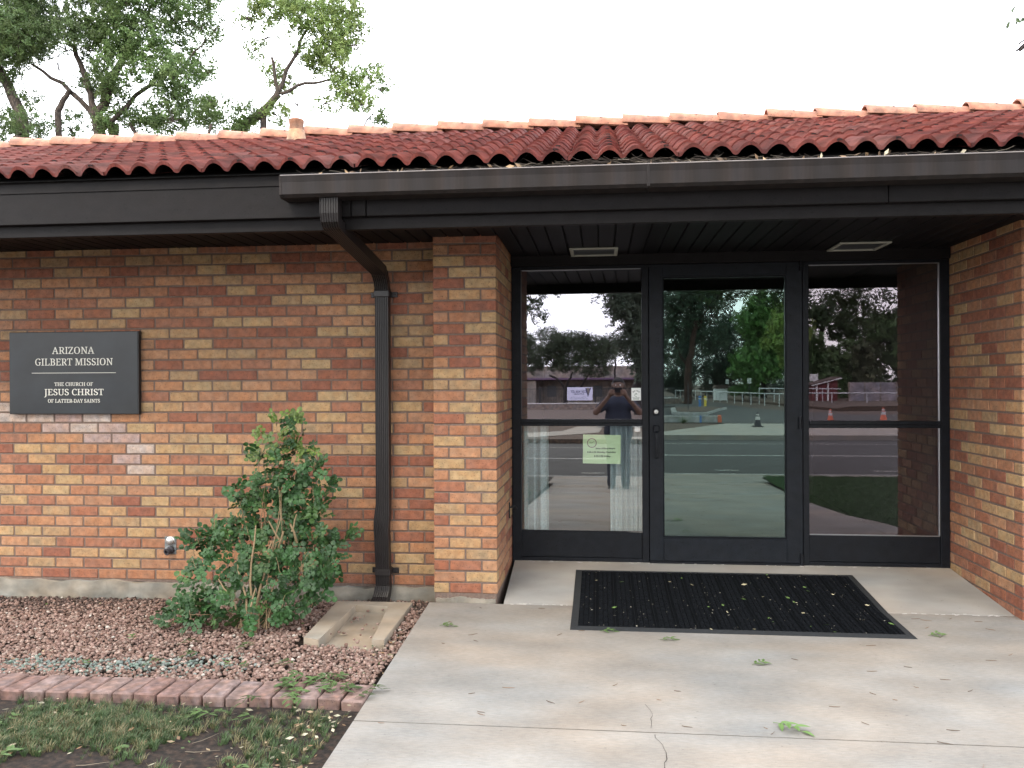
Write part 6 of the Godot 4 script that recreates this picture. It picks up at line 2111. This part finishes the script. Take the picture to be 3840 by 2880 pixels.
	for s in [-1, 1]:
		var hx: float = .02 + s * .105
		put("shoe", nets([[V.call(hx, -.195, 5.71), V.call(hx + s * .015, -.20, 5.52), .046, .038], [V.call(hx, -.17, 5.70), V.call(hx, -.19, 5.62), .046, .04]], .012, .02).mesh(), M.shoe, o)
	var hr := [[head + Vector3(0, .055, .025), head + Vector3(0, .045, .045), .082, .080], [head + Vector3(-.05, .02, .05), head + Vector3(-.055, -.06, .05), .048, .034], [head + Vector3(.05, .02, .05), head + Vector3(.055, -.06, .05), .048, .034], [head + Vector3(-.04, .085, -.03), head + Vector3(.04, .085, -.03), .030, .030]]
	put("hair", nets(hr, .012, .03).mesh(), M.hair, o)
	# the phone stands just behind the lens of the picture
	var ph := thing("phone", "black phone held sideways in front of the photographer's face", "phone", Vector3(0.015, 1.205, 5.285))
	b = MB.new()
	b.box(Vector3(-.072, -.036, -.004), Vector3(.072, .036, .004), .003)
	put("case", b.mesh(), M.phone, ph)
	b = MB.new()
	b.lathe([Vector2(.007, 0), Vector2(.006, .0015), Vector2(0, .002)], 12, Transform3D(Basis(Vector3.RIGHT, -PI / 2), Vector3(-.055, .024, -.004)))
	put("lens", b.mesh(), M.lens, ph)


func _ready() -> void:
	var cam := Camera3D.new()
	cam.name = "camera"
	add_child(cam)
	cam.position = Vector3(0, 1.272, 5.249)
	cam.rotation = Vector3(-0.0013, 0.1061, -0.0044)
	cam.fov = 49.73
	cam.near = 0.02
	cam.far = 900.0
	cam.current = true
	var env := Environment.new()
	env.background_mode = Environment.BG_SKY
	var sky := Sky.new()
	var sm := ProceduralSkyMaterial.new()
	sm.sky_top_color = Color(0.95, 0.97, 1.0)
	sm.sky_horizon_color = Color(1.0, 1.0, 1.0)
	sm.sky_curve = 0.2
	sm.sky_energy_multiplier = 1.25
	sm.ground_horizon_color = Color(0.62, 0.58, 0.54)
	sm.ground_bottom_color = Color(0.4, 0.37, 0.34)
	sm.sun_angle_max = 40.0
	sky.sky_material = sm
	env.sky = sky
	env.ambient_light_source = Environment.AMBIENT_SOURCE_SKY
	env.tonemap_mode = Environment.TONE_MAPPER_LINEAR
	env.tonemap_exposure = 3.3
	env.sdfgi_enabled = true
	env.ssao_enabled = true
	env.ssil_enabled = true
	var we := WorldEnvironment.new()
	we.name = "environment"
	we.environment = env
	add_child(we)
	var sun := DirectionalLight3D.new()
	sun.name = "sun"
	sun.light_energy = 0.42
	sun.light_angular_distance = 28.0
	sun.light_color = Color(1.0, 0.96, 0.9)
	sun.shadow_enabled = true
	add_child(sun)
	sun.look_at_from_position(Vector3(-3.5, 9, 8.5), Vector3.ZERO)

	make_materials()
	build_ground()
	build_walls()
	build_roof()
	build_entrance()
	build_street()
	build_back_trees()
	build_near_tree()
	build_plaque()
	build_mat()
	build_shrub()
	build_person()
	build_litter()
